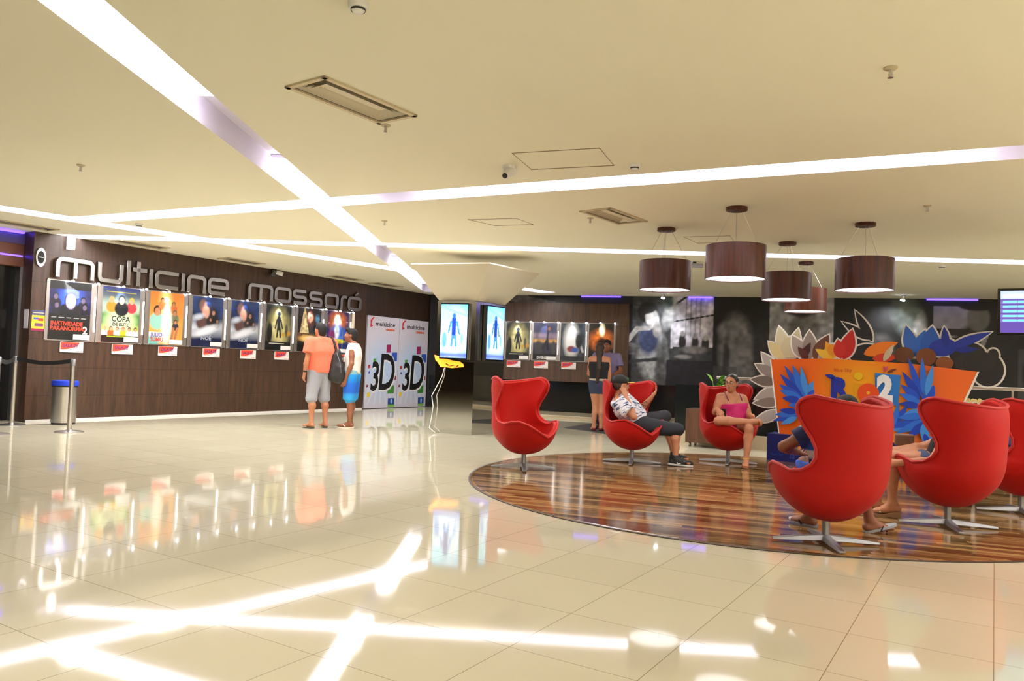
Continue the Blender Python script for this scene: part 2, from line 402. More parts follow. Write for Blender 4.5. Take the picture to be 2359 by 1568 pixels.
for p in me.polygons:
    if H+.002 < p.center.z < H+.3: p.material_index = 2 if any(abs((p.center.x-v[0])*math.cos(v[2])+(p.center.y-v[1])*math.sin(v[2])) < v[3]/2 and abs(-(p.center.x-v[0])*math.sin(v[2])+(p.center.y-v[1])*math.cos(v[2])) < v[4]/2 for v in VENTS) else 1
tag(cb, kind='structure')
def frac(k, px, py):
    a, d, L, w = sdir(k); return float((un(px, py, H)[:2]-a) @ d)
RUNS = {'s1': [(.2, frac('s1', 470, 265)), (frac('s1', 655, 405), frac('s1', 905, 585)), (frac('s1', 935, 615), 22.2)],
        's2': [(.15, frac('s2', 775, 458)), (frac('s2', 960, 440), frac('s2', 2215, 355)), (13.0, 20.2)],
        's3': [(.2, 15.5)], 's4': [(.28, 19.7)], 's5': [(.3, 15.0)], 's6': [(.3, 15.3)]}
SL = {'s1': 'long white light strip running away from the viewer to the mirrored column',
      's2': 'white light strip crossing the ceiling in front of the pendant lamps',
      's3': 'white light strip slanting along the poster wall side of the ceiling',
      's4': 'white light strip across the ceiling behind the pendant lamps',
      's5': 'added wide fill light strip at the right of the viewer, out of view', 's6': 'added wide fill light strip behind the viewer, out of view'}
for k, runs in RUNS.items():
    a, d, L, w = sdir(k); ang = math.atan2(d[1], d[0])
    t = thing('linear_ceiling_light', SL[k], 'ceiling light', (a[0], a[1], H+.13), ang, 'recessed light strips in the ceiling')
    for (r0, r1) in runs:
        MB().box(((r0+r1)/2, 0, .03), (r1-r0, w-.04, .02), {'s1': M_DIFF2, 's3': M_DIFF2, 's5': M_DIFF3, 's6': M_DIFF3}.get(k, M_DIFF)).build('diffuser', None, t)
        MB().box(((r0+r1)/2, 0, .07), (r1-r0, w-.02, .03), M_SLOT).build('tray', None, t)

def lbox(b, u0, u1, y0, y1, z0, z1, m): b.box(((u0+u1)/2, (y0+y1)/2, (z0+z1)/2), (u1-u0, y1-y0, z1-z0), m); return b
def lwo(o): o.location = (LW0[0], LW0[1], 0); o.rotation_euler = (0, 0, LROT); return o
def fwo(o): o.location = (FW0[0], FW0[1], 0); o.rotation_euler = (0, 0, FROT); return o
w = lwo(lbox(MB(), -.70, 6.90, 0, .30, 0, H, M_WOODW).build('wall_left')); tag(w, kind='structure')
w = lwo(lbox(MB(), 6.90, 9.56, .05, .30, 0, H, M_WOODD).build('wall_rear')); tag(w, kind='structure')
w = lwo(lbox(MB(), -16, -3.6, .30, .5, 0, H, M_WOODD).build('wall_left.001')); tag(w, kind='structure')
b = MB(); lbox(b, -3.6, -.70, .45, .6, 0, 2.45, M_BLACK); lbox(b, -3.6, -.70, .60, .9, 2.45, H, M_BLACK)
d1 = lwo(b.build('door_1')); tag(d1, kind='structure')
lbox(MB(), -2.2, -2.18, .44, .45, .02, 2.42, M_STEEL).build('frame', None, d1)
lbox(MB(), -.74, -.70, .30, .45, 0, 2.45, M_DSTEEL).build('frame', None, d1)
lbox(MB(), -3.6, -.70, .30, .45, 2.45, 2.80, flat(120, 72, 50)).build('header', None, d1)
lbox(MB(), -3.6, -.72, .29, .30, 2.60, 2.625, M_BLUE).build('led_line', None, d1)
lbox(MB(), -3.6, -.70, .28, .45, 2.80, H, flat(84, 74, 110)).build('fascia', None, d1)
lbox(MB(), -3.6, -.75, .20, .27, 2.965, 2.99, M_BLUE).build('led_line', None, d1)
w = MB().box((0, 0, 0), (.2, 34, H), M_WALLC).build('wall_right'); w.location = (14.4, 8, H/2); tag(w, kind='structure')
w = MB().box((0, 0, 0), (29, .2, H), M_WALLC).build('wall_front'); w.location = (.5, -7.6, H/2); tag(w, kind='structure')
w = MB().box((0, 0, 0), (.2, 16, H), M_WOODD).build('wall_left.002'); w.location = (-13.6, -.6, H/2); tag(w, kind='structure')
w = fwo(lbox(MB(), -5.32, 12.5, 0, .25, 0, H, M_BLACKM).build('wall_back')); tag(w, kind='structure')
lbox(MB(), -5.25, 12.4, -.04, 0, .06, .84, M_BLACK).build('granite_dado', None, w)
# the mural: a plain greyscale street scene with generic figures
mu = Cv(17.6, 2.16, 620, 100, (16, 16, 18), (10, 10, 12), 3)
def V(v): return v+5.25
mu.noise(.5, .3)
mu.rect(V(-4.2), 1.4, V(-2.6), 2.16, (92, 86, 92)).line(V(-4.3), 2.0, V(-2.2), 1.5, .12, (150, 140, 146)).line(V(-3.2), 2.16, V(-1), 1.75, .1, (96, 88, 92)).ell(V(-3), 1.9, .5, .1, (30, 28, 32), .4, -12)
mu.rect(V(-1.2), 0, V(.15), 2.16, (26, 26, 36))
mu.rect(V(.1), 0, V(1.1), 2.16, (60, 62, 66)).noise(.12, .12)
for i in range(5): mu.rect(V(.12), .5+i*.36, V(.6), .515+i*.36, (30, 31, 33))
mu.rect(V(1.05), .9, V(2.02), 2.16, (206, 202, 214)).noise(.16, .12)
for i in range(9): mu.rect(V(1.06+i*.11), 1.2, V(1.075+i*.11), 2.16, (150, 147, 160))
mu.line(V(1.1), 1.55, V(2.02), 1.72, .02, (30, 30, 34)).line(V(1.1), 1.95, V(1.4), 2.16, .03, (40, 40, 44))
mu.ell(V(1.0), 1.72, .16, .38, (168, 168, 170), .4, -14).ell(V(.95), 2.05, .13, .2, (70, 86, 82), .5)
mu.ell(V(.60), .78, .36, .72, (170, 172, 176), .35, 6).ell(V(.5), 1.1, .26, .36, (56, 68, 104), .4)     # draped figure
mu.ell(V(.84), .5, .16, .6, (90, 92, 95), .5).noise(.05, .16)
mu.line(V(-.05), 1.0, V(.22), 1.36, .07, (200, 198, 198)).line(V(.22), 1.36, V(.52), 1.38, .065, (176, 172, 172)).line(V(-.05), 1.0, V(.2), .92, .06, (120, 120, 122))
mu.ell(V(.47), 1.76, .25, .26, (16, 16, 18), .2).ell(V(.58), 1.62, .16, .24, (220, 218, 218), .25, 14).ell(V(.50), 1.84, .2, .1, (18, 18, 20), .3, 20)
mu.ell(V(.70), 1.36, .1, .2, (176, 172, 172), .3)
mu.rect(V(1.1), .6, V(2.02), .95, (60, 62, 66)).noise(.06, .2)
mu.rect(V(.95), 0, V(2.02), .62, (26, 26, 38))
for i, x in enumerate((1.32, 1.62, 1.86)): mu.ell(V(x), 1.02+.04*(i == 0), .09, .2, (34, 34, 36), .3).ell(V(x), 1.26-.05*i, .05, .07, (150, 148, 146), .3)
mu.ell(V(1.6), .88, .3, .09, (120, 116, 116), .5).ell(V(1.35), .7, .2, .05, (140, 138, 140), .5)
mu.line(V(-1.1), .55, V(.3), .9, .035, (96, 98, 104)).line(V(-1.1), .42, V(.7), .62, .05, (48, 50, 56)).rect(V(-.1), .72, V(.2), 1.0, (112, 112, 118), .6)
mu.rect(V(2.02), 0, V(3.28), 2.16, (13, 13, 14)).ell(V(2.62), .75, .42, .95, (118, 118, 122), .4, 5).ell(V(2.45), 1.3, .32, .25, (112, 112, 116), .4, -28).ell(V(2.35), .5, .08, .7, (48, 48, 52), .6).rect(V(2.05), 0, V(2.6), .5, (66, 66, 70), .7)
mu.ell(V(3.15), .95, .22, .6, (44, 44, 48), .5)
mu.rect(V(3.3), .9, V(4.7), 2.16, (172, 172, 178)).ell(V(4.05), 1.35, .34, .5, (120, 118, 118), .3).ell(V(4.0), 1.95, .42, .24, (34, 36, 38), .3).noise(.1, .15)
mu.rect(V(4.7), 0, V(6.3), 2.16, (13, 13, 14)).ell(V(5.6), 1.5, .5, .45, (24, 24, 25), .3).ell(V(5.7), 1.05, .26, .3, (84, 82, 82), .5)
mu.ell(V(6.25), 1.72, .28, .42, (110, 120, 114), .8, 20).ell(V(6.45), 1.35, .12, .42, (200, 200, 200), .7, -8).noise(.09, .4)
mu.rect(V(6.75), 1.5, V(7.5), 2.0, (150, 148, 166)).rect(V(6.7), 1.2, V(7.4), 1.5, (34, 34, 36)).rect(V(6.85), 1.3, V(7.3), 1.36, (150, 150, 150))
mu.ell(V(7.6), .9, .52, .72, (26, 26, 28), .2).ell(V(7.62), 1.75, .22, .3, (108, 106, 106), .25).ell(V(7.6), 2.0, .36, .1, (12, 12, 13), .2).ell(V(7.58), 2.08, .24, .16, (12, 12, 13), .2)
mu.poly([(V(7.44), 1.4), (V(7.84), 1.4), (V(7.68), .95), (V(7.56), .95)], (150, 150, 152)).poly([(V(7.58), 1.36), (V(7.68), 1.36), (V(7.65), .95), (V(7.6), .95)], (20, 20, 22))
mu.ell(V(8.15), 1.6, .12, .12, (96, 96, 96), .3).rect(V(8.4), 0, V(9.4), 1.1, (62, 62, 64)).noise(.12, .2).ell(V(8.75), .55, .28, .5, (12, 12, 13), .2)
mu.build('mural', M_MURAL, w, -5.25, -.006, .84)
for (v0, v1) in ((1.45, 2.0), (6.6, 7.6), (-1.2, -.2), (8.2, 8.8)):
    lbox(MB(), v0, v1, -.06, -.02, H-.035, H-.01, M_BLUE).build('led_line', None, w)
# low beige platform at the foot of the mural wall and the round plank floor
st = fwo(lbox(MB(), -3.0, 12.3, -1.55, -.04, 0, .06, flat(206, 190, 156, .15)).build('trim_1')); tag(st, kind='structure')
lbox(MB(), -3.0, 12.3, -1.56, -1.55, .045, .062, flat(232, 226, 210, .2)).build('nosing', None, st)
ds = MB().lathe([(3.02, 0), (3.02, .006), (3.0, .009)], M_DISC, 128, (2.65, 8.02, 0)).build('trim_2'); tag(ds, kind='structure')
MB().lathe([(3.021, .0005), (3.045, .0005), (3.045, .006), (3.021, .006), (3.021, .0005)], flat(70, 52, 36), 128, (2.65, 8.02, 0), cap=False).build('edging', None, ds)
# white strip along the foot of the poster wall
bb = lwo(lbox(MB(), -.68, 6.88, -.012, 0, 0, .035, flat(222, 218, 214, .3)).build('baseboard_left')); tag(bb, kind='structure')

# ------------------------------------------------------------------ ceiling fittings
def vent(x, y, ang, L, W, label):
    t = thing('air_vent', label, 'air vent', (x, y, H), ang, 'ceiling air vents')
    b = MB(); e = .035
    for (cx, cy, dx, dy) in ((0, W/2-e/2, L, e), (0, -W/2+e/2, L, e), (L/2-e/2, 0, e, W), (-L/2+e/2, 0, e, W)): b.box((cx, cy, -.007), (dx, dy, .014), flat(206, 190, 156))
    b.build('frame', None, t)
    vc = flat(112, 104, 92) if label.startswith('narrow') else flat(210, 200, 176)  # narrow vents get darker blades, imitating the shade seen in them
    for i in range(4):                       # nested flaring deflector blades inside the recess
        k = .034+i*.030; l_, w_ = L/2-k, W/2-k; b = MB(); vs = []
        for (aa, zz) in ((0, .004), (.026, .034)): vs += [(-l_+aa, -w_+aa, zz), (l_-aa, -w_+aa, zz), (l_-aa, w_-aa, zz), (-l_+aa, w_-aa, zz)]
        b.add(vs, [(j, (j+1) % 4, (j+1) % 4+4, j+4) for j in range(4)], vc); b.build('blade', None, t)
    k = .034+4*.030; b = MB(); b.box((0, 0, .03), (L-2*k, max(W-2*k, .02), .006), vc); b.build('deflector', None, t)
    return t
for v in VENTS: vent(*v)
def sprinkler(x, y, label):
    t = thing('sprinkler', label, 'sprinkler', (x, y, H), 0, 'ceiling sprinklers')
    MB().lathe([(.001, -.012), (.030, -.012), (.040, -.004), (.040, 0)], flat(196, 180, 150), 20).build('rose', None, t, True)
    b = MB().lathe([(.008, -.055), (.012, -.05), (.012, -.012)], M_STEEL, 10); b.lathe([(.001, -.062), (.017, -.062), (.017, -.058), (.001, -.057)], M_STEEL, 14)
    for a in (-1, 1): b.tube([(.009*a, 0, -.03), (.013*a, 0, -.045), (.006*a, 0, -.058)], .002, M_STEEL, 6)
    b.build('head', None, t)
sprinkler(-4.37, 7.64, 'sprinkler in the ceiling left of the long light strip'); sprinkler(-1.05, 5.97, 'sprinkler beside the large air vent')
sprinkler(-1.73, 10.05, 'sprinkler right of the light strip crossing'); sprinkler(2.18, 4.5, 'sprinkler at the upper right of the ceiling')
sprinkler(.9, 9.35, 'sprinkler by the air vent in front of the pendants'); sprinkler(4.3, 8.02, 'sprinkler right of the pendant lamps')
def smoke(x, y, label):
    t = thing('smoke_detector', label, 'smoke detector', (x, y, H), 0, 'smoke detectors')
    MB().lathe([(.045, -.03), (.052, -.022), (.052, 0)], M_WHITE, 24).build('base', None, t, True)
    MB().lathe([(.001, -.052), (.026, -.05), (.036, -.04), (.037, -.03)], M_WHITE, 24).build('cap', None, t, True)
    MB().lathe([(.038, -.042), (.039, -.032)], M_BLACKM, 24, cap=False).build('grille', None, t)
smoke(-.86, 3.93, 'smoke detector at the top edge of the view'); smoke(1.04, 6.84, 'smoke detector by the light strip in front of the pendants')
smoke(-5.41, 11.0, 'smoke detector over the poster wall'); smoke(6.74, 12.11, 'smoke detector behind the pendants at the far right')
t = thing('dome_camera', 'white eyeball security camera under the ceiling', 'security camera', (-.09, 7.05, H))
MB().lathe([(.055, -.03), (.06, -.02), (.06, 0)], M_WHITE, 24).build('base', None, t, True)
b = MB(); b.tube([(.03, .02, -.02), (.0, -.0, -.06), (-.03, -.045, -.105)], [.055, .05, .034], M_WHITE, 18); b.build('body', None, t, True)
b = MB(); b.tube([(-.03, -.045, -.105), (-.036, -.054, -.114)], [.026, .022], M_BLACK, 16); b.build('lens', None, t, True)
def hatch(pts, label):                        # access panel: a thin open frame set into the ceiling
    t = tag(MB().tube([(*p, H-.002) for p in pts], .004, flat(150, 134, 106), 6, closed=True).build('ceiling_hatch'), label, 'ceiling hatch', 'ceiling access hatches')
hatch([(-.06, 6.62), (.67, 6.37), (.86, 6.9), (.12, 7.15)], 'ceiling hatch outline beside the security camera')
hatch([(-.62, 9.74), (.0, 9.55), (.22, 9.93), (-.28, 10.1)], 'ceiling hatch outline between the two air vents')
hatch([(2.28, 10.41), (2.85, 10.2), (3.06, 10.71), (2.58, 10.88)], 'ceiling hatch outline behind the pendant lamps')

def pendant(x, y, label):
    t = thing('pendant_lamp', label, 'pendant lamp', (x, y, H), random.random()*6, 'wood veneer drum pendant lamps')
    MB().lathe([(.108, -.04), (.115, -.036), (.115, 0)], M_SHADE, 32).build('canopy', None, t, True)
    for k in range(3):
        a = 2*PI*k/3+.4; MB().tube([(.07*math.cos(a), .07*math.sin(a), -.04), (.29*math.cos(a), .29*math.sin(a), -.43)], .0022, M_STEEL, 6).build('cable', None, t)
    MB().tube([(0, 0, -.04), (.01, 0, -.2), (0, 0, -.47)], .003, mat('clear_cord', (.6, .58, .55), .3), 6).build('cord', None, t)
    r = .325; prof = [(r, -.80), (r, -.43), (r-.008, -.43), (r-.008, -.80), (r, -.80)]
    MB().lathe(prof, M_SHADE, 48, cap=False).build('shade', None, t, True)
    MB().lathe([(.001, -.785), (r-.01, -.785), (r-.01, -.775), (.001, -.775)], mat('pendant_diffuser', (1, 1, 1), .5, emit=(.93, .95, 1.0), es=3.2), 48, cap=False).build('diffuser', None, t)
    MB().lathe([(.001, -.772), (r-.009, -.772), (r-.009, -.766), (.001, -.766)], M_WHITE, 40, cap=False).build('light_block', None, t)  # added cover that blocks the diffuser's light from the ceiling
    MB().lathe([(.001, -.47), (.05, -.47), (.05, -.775), (.001, -.775)], M_WHITE, 16, cap=False).build('lamp_holder', None, t)
    return t
for x, y, lab in ((1.93, 9.85, 'leftmost drum pendant lamp, dark brown'), (2.43, 8.46, 'drum pendant lamp with red brown sheen, second from the left and nearest'),
                  (3.74, 10.55, 'dark drum pendant lamp hanging lowest in the middle, partly hiding another'), (4.13, 9.06, 'rightmost drum pendant lamp'),
                  (4.67, 12.31, 'bright orange brown drum pendant lamp farthest back')):
    pendant(x, y, lab)
for x, y, lab in ((3.5, 17.95, 'small lit spotlight above the leaning figure of the mural'), (8.35, 16.45, 'small lit spotlight above the right half of the mural')):
    t = thing('spotlight', lab, 'spotlight', (x, y, H), 0, 'small spotlights along the mural')
    MB().lathe([(.06, -.012), (.075, -.008), (.075, 0)], M_STEEL, 20).build('rim', None, t)
    MB().tube([(0, 0, -.01), (0, .04, -.10)], .03, M_STEEL, 14).build('housing', None, t)
    MB().tube([(0, .04, -.10), (0, .05, -.12)], [.045, .05], M_LEDW, 14).build('bulb', None, t)
    sp_ = bpy.data.lights.new('mural_spot', 'SPOT'); sp_.energy = 60; sp_.color = (.9, .94, 1.0); sp_.spot_size = math.radians(120); sp_.spot_blend = 1.0; sp_.shadow_soft_size = .05
    so_ = bpy.data.objects.new('mural_spot', sp_); COL.objects.link(so_); so_.parent = t; so_.location = (0, .06, -.16); so_.rotation_euler = (math.radians(32), 0, 0)
t = thing('wall_camera', 'tiny dark camera hanging behind the left pendant lamps', 'security camera', (2.98, 12.74, H))
MB().box((0, 0, -.02), (.05, .05, .04), M_BLACKM).build('mount', None, t); MB().box((.05, 0, -.06), (.18, .07, .06), M_DSTEEL).build('body', None, t)

# ------------------------------------------------------------------ mirrored column with its capital
P1, P2, P3 = (-1.27, 12.94), (-.61, 12.73), (-.13, 13.46); P4 = (P1[0]+P3[0]-P2[0], P1[1]+P3[1]-P2[1])
cx, cy = (P1[0]+P3[0])/2, (P1[1]+P3[1])/2
def loc(ps): return [(x-cx, y-cy) for x, y in ps]
t = thing('column', 'mirror clad square column under a wide flaring capital', 'column', (cx, cy, 0))
PL = loc([P1, P2, P3, P4])
MB().zprism(PL, 0, 1.20, M_MIRROR).build('mirror_cladding', None, t)
MB().zprism([(x*1.0, y*1.0) for x, y in PL], 1.205, 2.21, M_CHROME).build('upper_cladding', None, t)
TOP = loc([(-1.68, 12.42), (-.39, 11.96), (.42, 13.12)]); TOP.append((TOP[0][0]+TOP[2][0]-TOP[1][0], TOP[0][1]+TOP[2][1]-TOP[1][1]))
BOT = [(x*.97, y*.97) for x, y in PL]
vs = [(x, y, 2.22) for x, y in BOT]+[(x, y, 2.74) for x, y in TOP]+[(x, y, 2.76) for x, y in TOP]
cap = MB().add(vs, [(3, 2, 1, 0), (8, 9, 10, 11)]+[(i, (i+1) % 4, (i+1) % 4+4, i+4) for i in range(4)]+[(i+4, (i+1) % 4+4, (i+1) % 4+8, i+8) for i in range(4)], flat(200, 190, 166, .7)).build('capital', None, t)
fa = math.atan2(P2[1]-P1[1], P2[0]-P1[0]); sa = math.atan2(P3[1]-P2[1], P3[0]-P2[0])
FL = math.hypot(P2[0]-P1[0], P2[1]-P1[1]); SD = math.hypot(P3[0]-P2[0], P3[1]-P2[1])
# amber mirror reflection built as a glowing panel, and a reflected white lead built solid
g_ = thing('reflection_glow', 'ragged amber glow imitating a reflection in the column below the left screen', 'light', (P1[0], P1[1], 0), fa)
b = MB().prism([(-.02, 1.30), (.10, 1.265), (.30, 1.215), (.44, 1.20), (.50, 1.16), (.51, 1.115), (.30, 1.09), (.20, 1.10), (.10, 1.10), (.05, 1.17), (.0, 1.22)], -.012, -.001, mat('amber_reflection', (1, .3, .02), .5, emit=(1.0, .27, .012), es=1.7))
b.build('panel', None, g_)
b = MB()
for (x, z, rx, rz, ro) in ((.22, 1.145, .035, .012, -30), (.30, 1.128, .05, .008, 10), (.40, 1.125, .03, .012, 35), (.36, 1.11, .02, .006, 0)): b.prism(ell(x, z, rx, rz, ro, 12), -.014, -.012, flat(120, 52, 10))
b.build('reflection_fleck', None, g_)
tag(MB().tube([(P1[0]+.16, P1[1]-.07, 1.09), (P1[0]+.13, P1[1]-.09, .95), (P1[0]+.02, P1[1]-.10, .72), (P1[0]-.03, P1[1]-.10, .62), (P1[0]+.0, P1[1]-.10, .45), (P1[0]-.02, P1[1]-.10, .25), (P1[0]-.05, P1[1]-.10, .09), (P1[0]+.05, P1[1]-.13, .012)], .007, M_PAPER, 8).build('cable'), 'white cable imitating a reflected one down the left edge of the column', 'cable')
def screen(px, py, ang, wd, label, seed):
    t = thing('display_screen', label, 'screen', (px, py, 1.24), ang, 'portrait screens on the column')
    MB().box((wd/2, .03, .465), (wd, .06, .93), M_BLACK).build('housing', None, t)
    c = Cv(wd-.03, .89, 34, 70, (40, 176, 232), (36, 84, 214), seed)
    k = (wd-.03)/.52
    c.ell(.26*k, .42, .36*k, .4, (206, 238, 255), .9).ell(.05*k, .7, .2*k, .12, (150, 226, 250), .8).line(0, .85, .5*k, .70, .03, (120, 210, 245), .9)
    c.line(.26*k, .64, .26*k, .36, .055*k, (16, 60, 170)).line(.20*k, .60, .16*k, .42, .022*k, (60, 130, 220)).line(.32*k, .60, .37*k, .40, .022*k, (60, 130, 220)).line(.24*k, .36, .22*k, .2, .028*k, (70, 140, 226)).line(.29*k, .36, .31*k, .2, .028*k, (70, 140, 226)).ell(.26*k, .70, .035*k, .045, (40, 100, 196), .3)
    c.ell(.08*k, .3, .05*k, .14, (90, 150, 226), .5).ell(.42*k, .32, .03*k, .1, (120, 180, 240), .5).band(0, .1, (20, 50, 190), .06).rect(.08*k, .155, .40*k, .168, (250, 252, 255)).noise(.07, .1)
    c.build('picture', M_SCREEN, t, .015, -.012, .02)
    return t
q = np.array([math.cos(fa), math.sin(fa)]); nrm = np.array([q[1], -q[0]])
p = np.array(P1)+q*.09+nrm*.07; screen(p[0], p[1], fa, .50, 'bright blue portrait screen on the front face of the column', 1)
q = np.array([math.cos(sa), math.sin(sa)]); nrm = np.array([q[1], -q[0]])
p = np.array(P2)+q*.20+nrm*.07; screen(p[0], p[1], sa, .54, 'bright blue portrait screen on the right side face of the column', 2)
# ------------------------------------------------------------------ poster wall
def spot_glow(b, x): pass
POST = {}
def art(i):
    w, h = .67, .95; c = Cv(w, h, 70, 100, (30, 30, 34), (20, 20, 22), 10+i)
    if i == 0:
        c.rect(0, .42, w, .82, (34, 38, 96)).noise(.09, .5).ell(.33, .66, .19, .26, (56, 96, 220), .9).band(.82, .95, (10, 10, 12), .01)
        for x, z in ((.10, .70), (.12, .56), (.54, .66), (.57, .55)): c.person(x, z, .07, (120, 104, 130), (30, 28, 50), (22, 20, 30))
        c.ell(.34, .48, .20, .12, (14, 14, 22), .2).ell(.34, .64, .10, .15, (40, 34, 60), .2).ell(.34, .63, .08, .12, (206, 186, 220), .25).rect(0, 0, w, .42, (10, 9, 10)).rect(.06, .865, .6, .872, (180, 180, 185))
        for k in range(5): c.rect(.04+k*.12, .355, .12+k*.12, .37, (200, 200, 200))
    elif i == 1:
        c = Cv(w, h, 70, 100, (30, 44, 120), (190, 214, 40), 11); c.band(.42, .8, (196, 222, 214), .25).ell(.06, .4, .2, .1, (60, 130, 40), .6).ell(.62, .4, .2, .1, (60, 130, 40), .6).ell(.33, .36, .25, .18, (232, 246, 190), .8)
        c.person(.16, .72, .075, (214, 160, 120), (196, 140, 40), (210, 170, 90)).person(.52, .72, .075, (226, 170, 130), (200, 60, 70), (226, 180, 70)).person(.34, .73, .10, (226, 190, 160), (22, 26, 34), (28, 30, 40))
        for k, (a_, b_) in enumerate((((230, 220, 210), (200, 160, 120)), ((190, 100, 40), (20, 18, 18)), ((230, 230, 225), (20, 20, 20)), ((226, 190, 40), (190, 90, 40)), ((235, 235, 230), (30, 26, 24)), ((235, 235, 235), (20, 20, 20)))): c.person(.06+k*.11, .23, .05, (214, 160, 124), a_, b_)
        c.rect(0, 0, w, .12, (16, 16, 16)).rect(.1, .09, .6, .105, (160, 190, 30)).rect(.06, .86, .6, .868, (220, 200, 40))
    elif i == 2:
        c = Cv(w, h, 70, 100, (232, 130, 50), (236, 176, 80), 12); c.noise(.2, .12).ell(.3, .62, .12, .5, (252, 210, 120), .9)
        c.person(.15, .60, .12, (206, 140, 100), (150, 206, 190), (50, 34, 30)).person(.24, .8, .06, (190, 120, 80), (210, 120, 60), (60, 40, 30)).person(.47, .74, .06, (200, 130, 90), (200, 110, 60), (70, 50, 40)).person(.50, .58, .07, (190, 130, 96), (120, 126, 96), (100, 96, 80)).person(.52, .42, .055, (190, 120, 80), (60, 60, 70), (50, 34, 26))
        c.ell(.34, .36, .1, .34, (252, 244, 226), .5).line(.48, .3, .45, .1, .03, (190, 120, 80)).line(.56, .3, .52, .12, .03, (190, 120, 80)).rect(0, .04, .3, .22, (240, 232, 220)).ell(.05, .05, .16, .1, (120, 190, 180), .5)
    elif i in (3, 4):
        c = Cv(w, h, 70, 100, (40, 70, 130), (16, 28, 70), 13); c.noise(.16, .5).band(.15, .55, (196, 204, 216), .2).noise(.12, .22).ell(.36, .58, .2, .2, (36, 32, 34), .6)
        c.ell(.22, .78, .08, .12, (140, 104, 90), .4).ell(.29, .66, .08, .12, (196, 140, 116), .4).person(.46, .66, .075, (176, 126, 104), (28, 26, 28), (26, 22, 22)).person(.55, .5, .05, (170, 120, 90), (40, 34, 34), (50, 40, 36)).person(.40, .52, .045, (170, 116, 90), (50, 40, 38), (80, 60, 44)).ell(.2, .46, .11, .14, (96, 66, 60), .4)
        c.ell(.30, .30, .30, .07, (232, 236, 242), 1.0, 20).ell(.12, .56, .12, .05, (206, 216, 230), 1.2, 15).band(0, .2, (14, 26, 66), .08)
    elif i in (5, 8):
        c = Cv(w, h, 70, 100, (44, 52, 54), (60, 56, 34), 15); c.noise(.12, .6).ell(.34, .48, .25, .36, (216, 206, 140), .9).noise(.07, .3).rect(0, 0, w, .18, (14, 16, 16))
        c.line(.34, .68, .34, .46, .05, (28, 30, 36)).line(.29, .64, .25, .46, .02, (32, 34, 40)).line(.39, .64, .44, .46, .02, (32, 34, 40)).line(.32, .46, .30, .28, .026, (30, 32, 36)).line(.37, .46, .39, .28, .026, (30, 32, 36)).ell(.34, .76, .04, .05, (36, 46, 70), .3)
        c.ell(.10, .36, .07, .22, (16, 16, 18), .4).ell(.55, .42, .04, .14, (90, 84, 70), .5).ell(.48, .33, .05, .04, (206, 160, 50), .6).ell(.62, .36, .05, .05, (200, 150, 50), .6).rect(.1, .13, .5, .145, (210, 206, 190))
    elif i == 6:
        c = Cv(w, h, 70, 100, (40, 36, 30), (30, 22, 16), 16); c.poly([(.06, .4), (.32, .4), (.2, .95), (.16, .95)], (226, 206, 150)).ell(.36, .72, .13, .18, (96, 40, 26), .4).ell(.35, .76, .09, .12, (200, 140, 110), .3).ell(.56, .74, .06, .1, (90, 150, 190), .5).band(.2, .42, (150, 104, 40), .1).noise(.05, .6).ell(.3, .28, .2, .07, (250, 210, 130), .8).rect(0, 0, w, .16, (14, 14, 14))
    elif i == 7:
        c = Cv(w, h, 70, 100, (54, 36, 100), (24, 50, 120), 17); c.ell(.32, .72, .26, .22, (230, 120, 40), .7).ell(.31, .74, .12, .13, (255, 236, 200), .7).ell(.32, .46, .2, .2, (70, 130, 220), .6).ell(.30, .48, .08, .16, (226, 240, 250), .5).ell(.15, .4, .1, .12, (140, 40, 110), .6).ell(.52, .46, .1, .12, (50, 90, 190), .6).ell(.34, .27, .24, .05, (206, 200, 40), .5).noise(.06, .35).rect(0, 0, w, .2, (20, 40, 110))
    elif i == 9:
        c = Cv(w, h, 70, 100, (70, 74, 110), (30, 28, 30), 18); c.band(.5, .72, (176, 150, 166), .15).band(.42, .56, (236, 176, 80), .08).noise(.1, .3).line(.42, .84, .40, .5, .03, (26, 24, 30)).line(.40, .5, .28, .3, .045, (26, 24, 28)).line(.4, .5, .42, .28, .04, (26, 24, 28)).ell(.45, .8, .04, .05, (170, 110, 80), .3).ell(.15, .3, .1, .2, (60, 58, 60), .5).ell(.58, .3, .06, .2, (70, 66, 66), .5).rect(0, 0, w, .16, (12, 12, 12))
    elif i == 10:
        c = Cv(w, h, 70, 100, (56, 74, 90), (70, 70, 76), 19); c.noise(.08, .6).ell(.3, .52, .2, .4, (248, 248, 244), .7).line(.42, .7, .62, .24, .035, (200, 200, 204)).ell(.5, .5, .09, .2, (40, 40, 44), .5).ell(.3, .3, .12, .08, (150, 60, 60), .5).ell(.4, .28, .1, .06, (60, 100, 190), .5).rect(0, 0, w, .12, (50, 52, 56))
    elif i == 11:
        c = Cv(w, h, 70, 100, (36, 30, 28), (22, 18, 16), 20); c.ell(.34, .54, .3, .24, (230, 120, 40), .8).noise(.06, .45).ell(.36, .8, .07, .16, (255, 240, 190), .7).ell(.36, .44, .16, .16, (60, 24, 14), .5)
    c.rect(0, 0, w, .012, (20, 20, 20), .3)
    return c
MS_BACK = mat('brushed_backing', (.42, .385, .35), .34, .9)
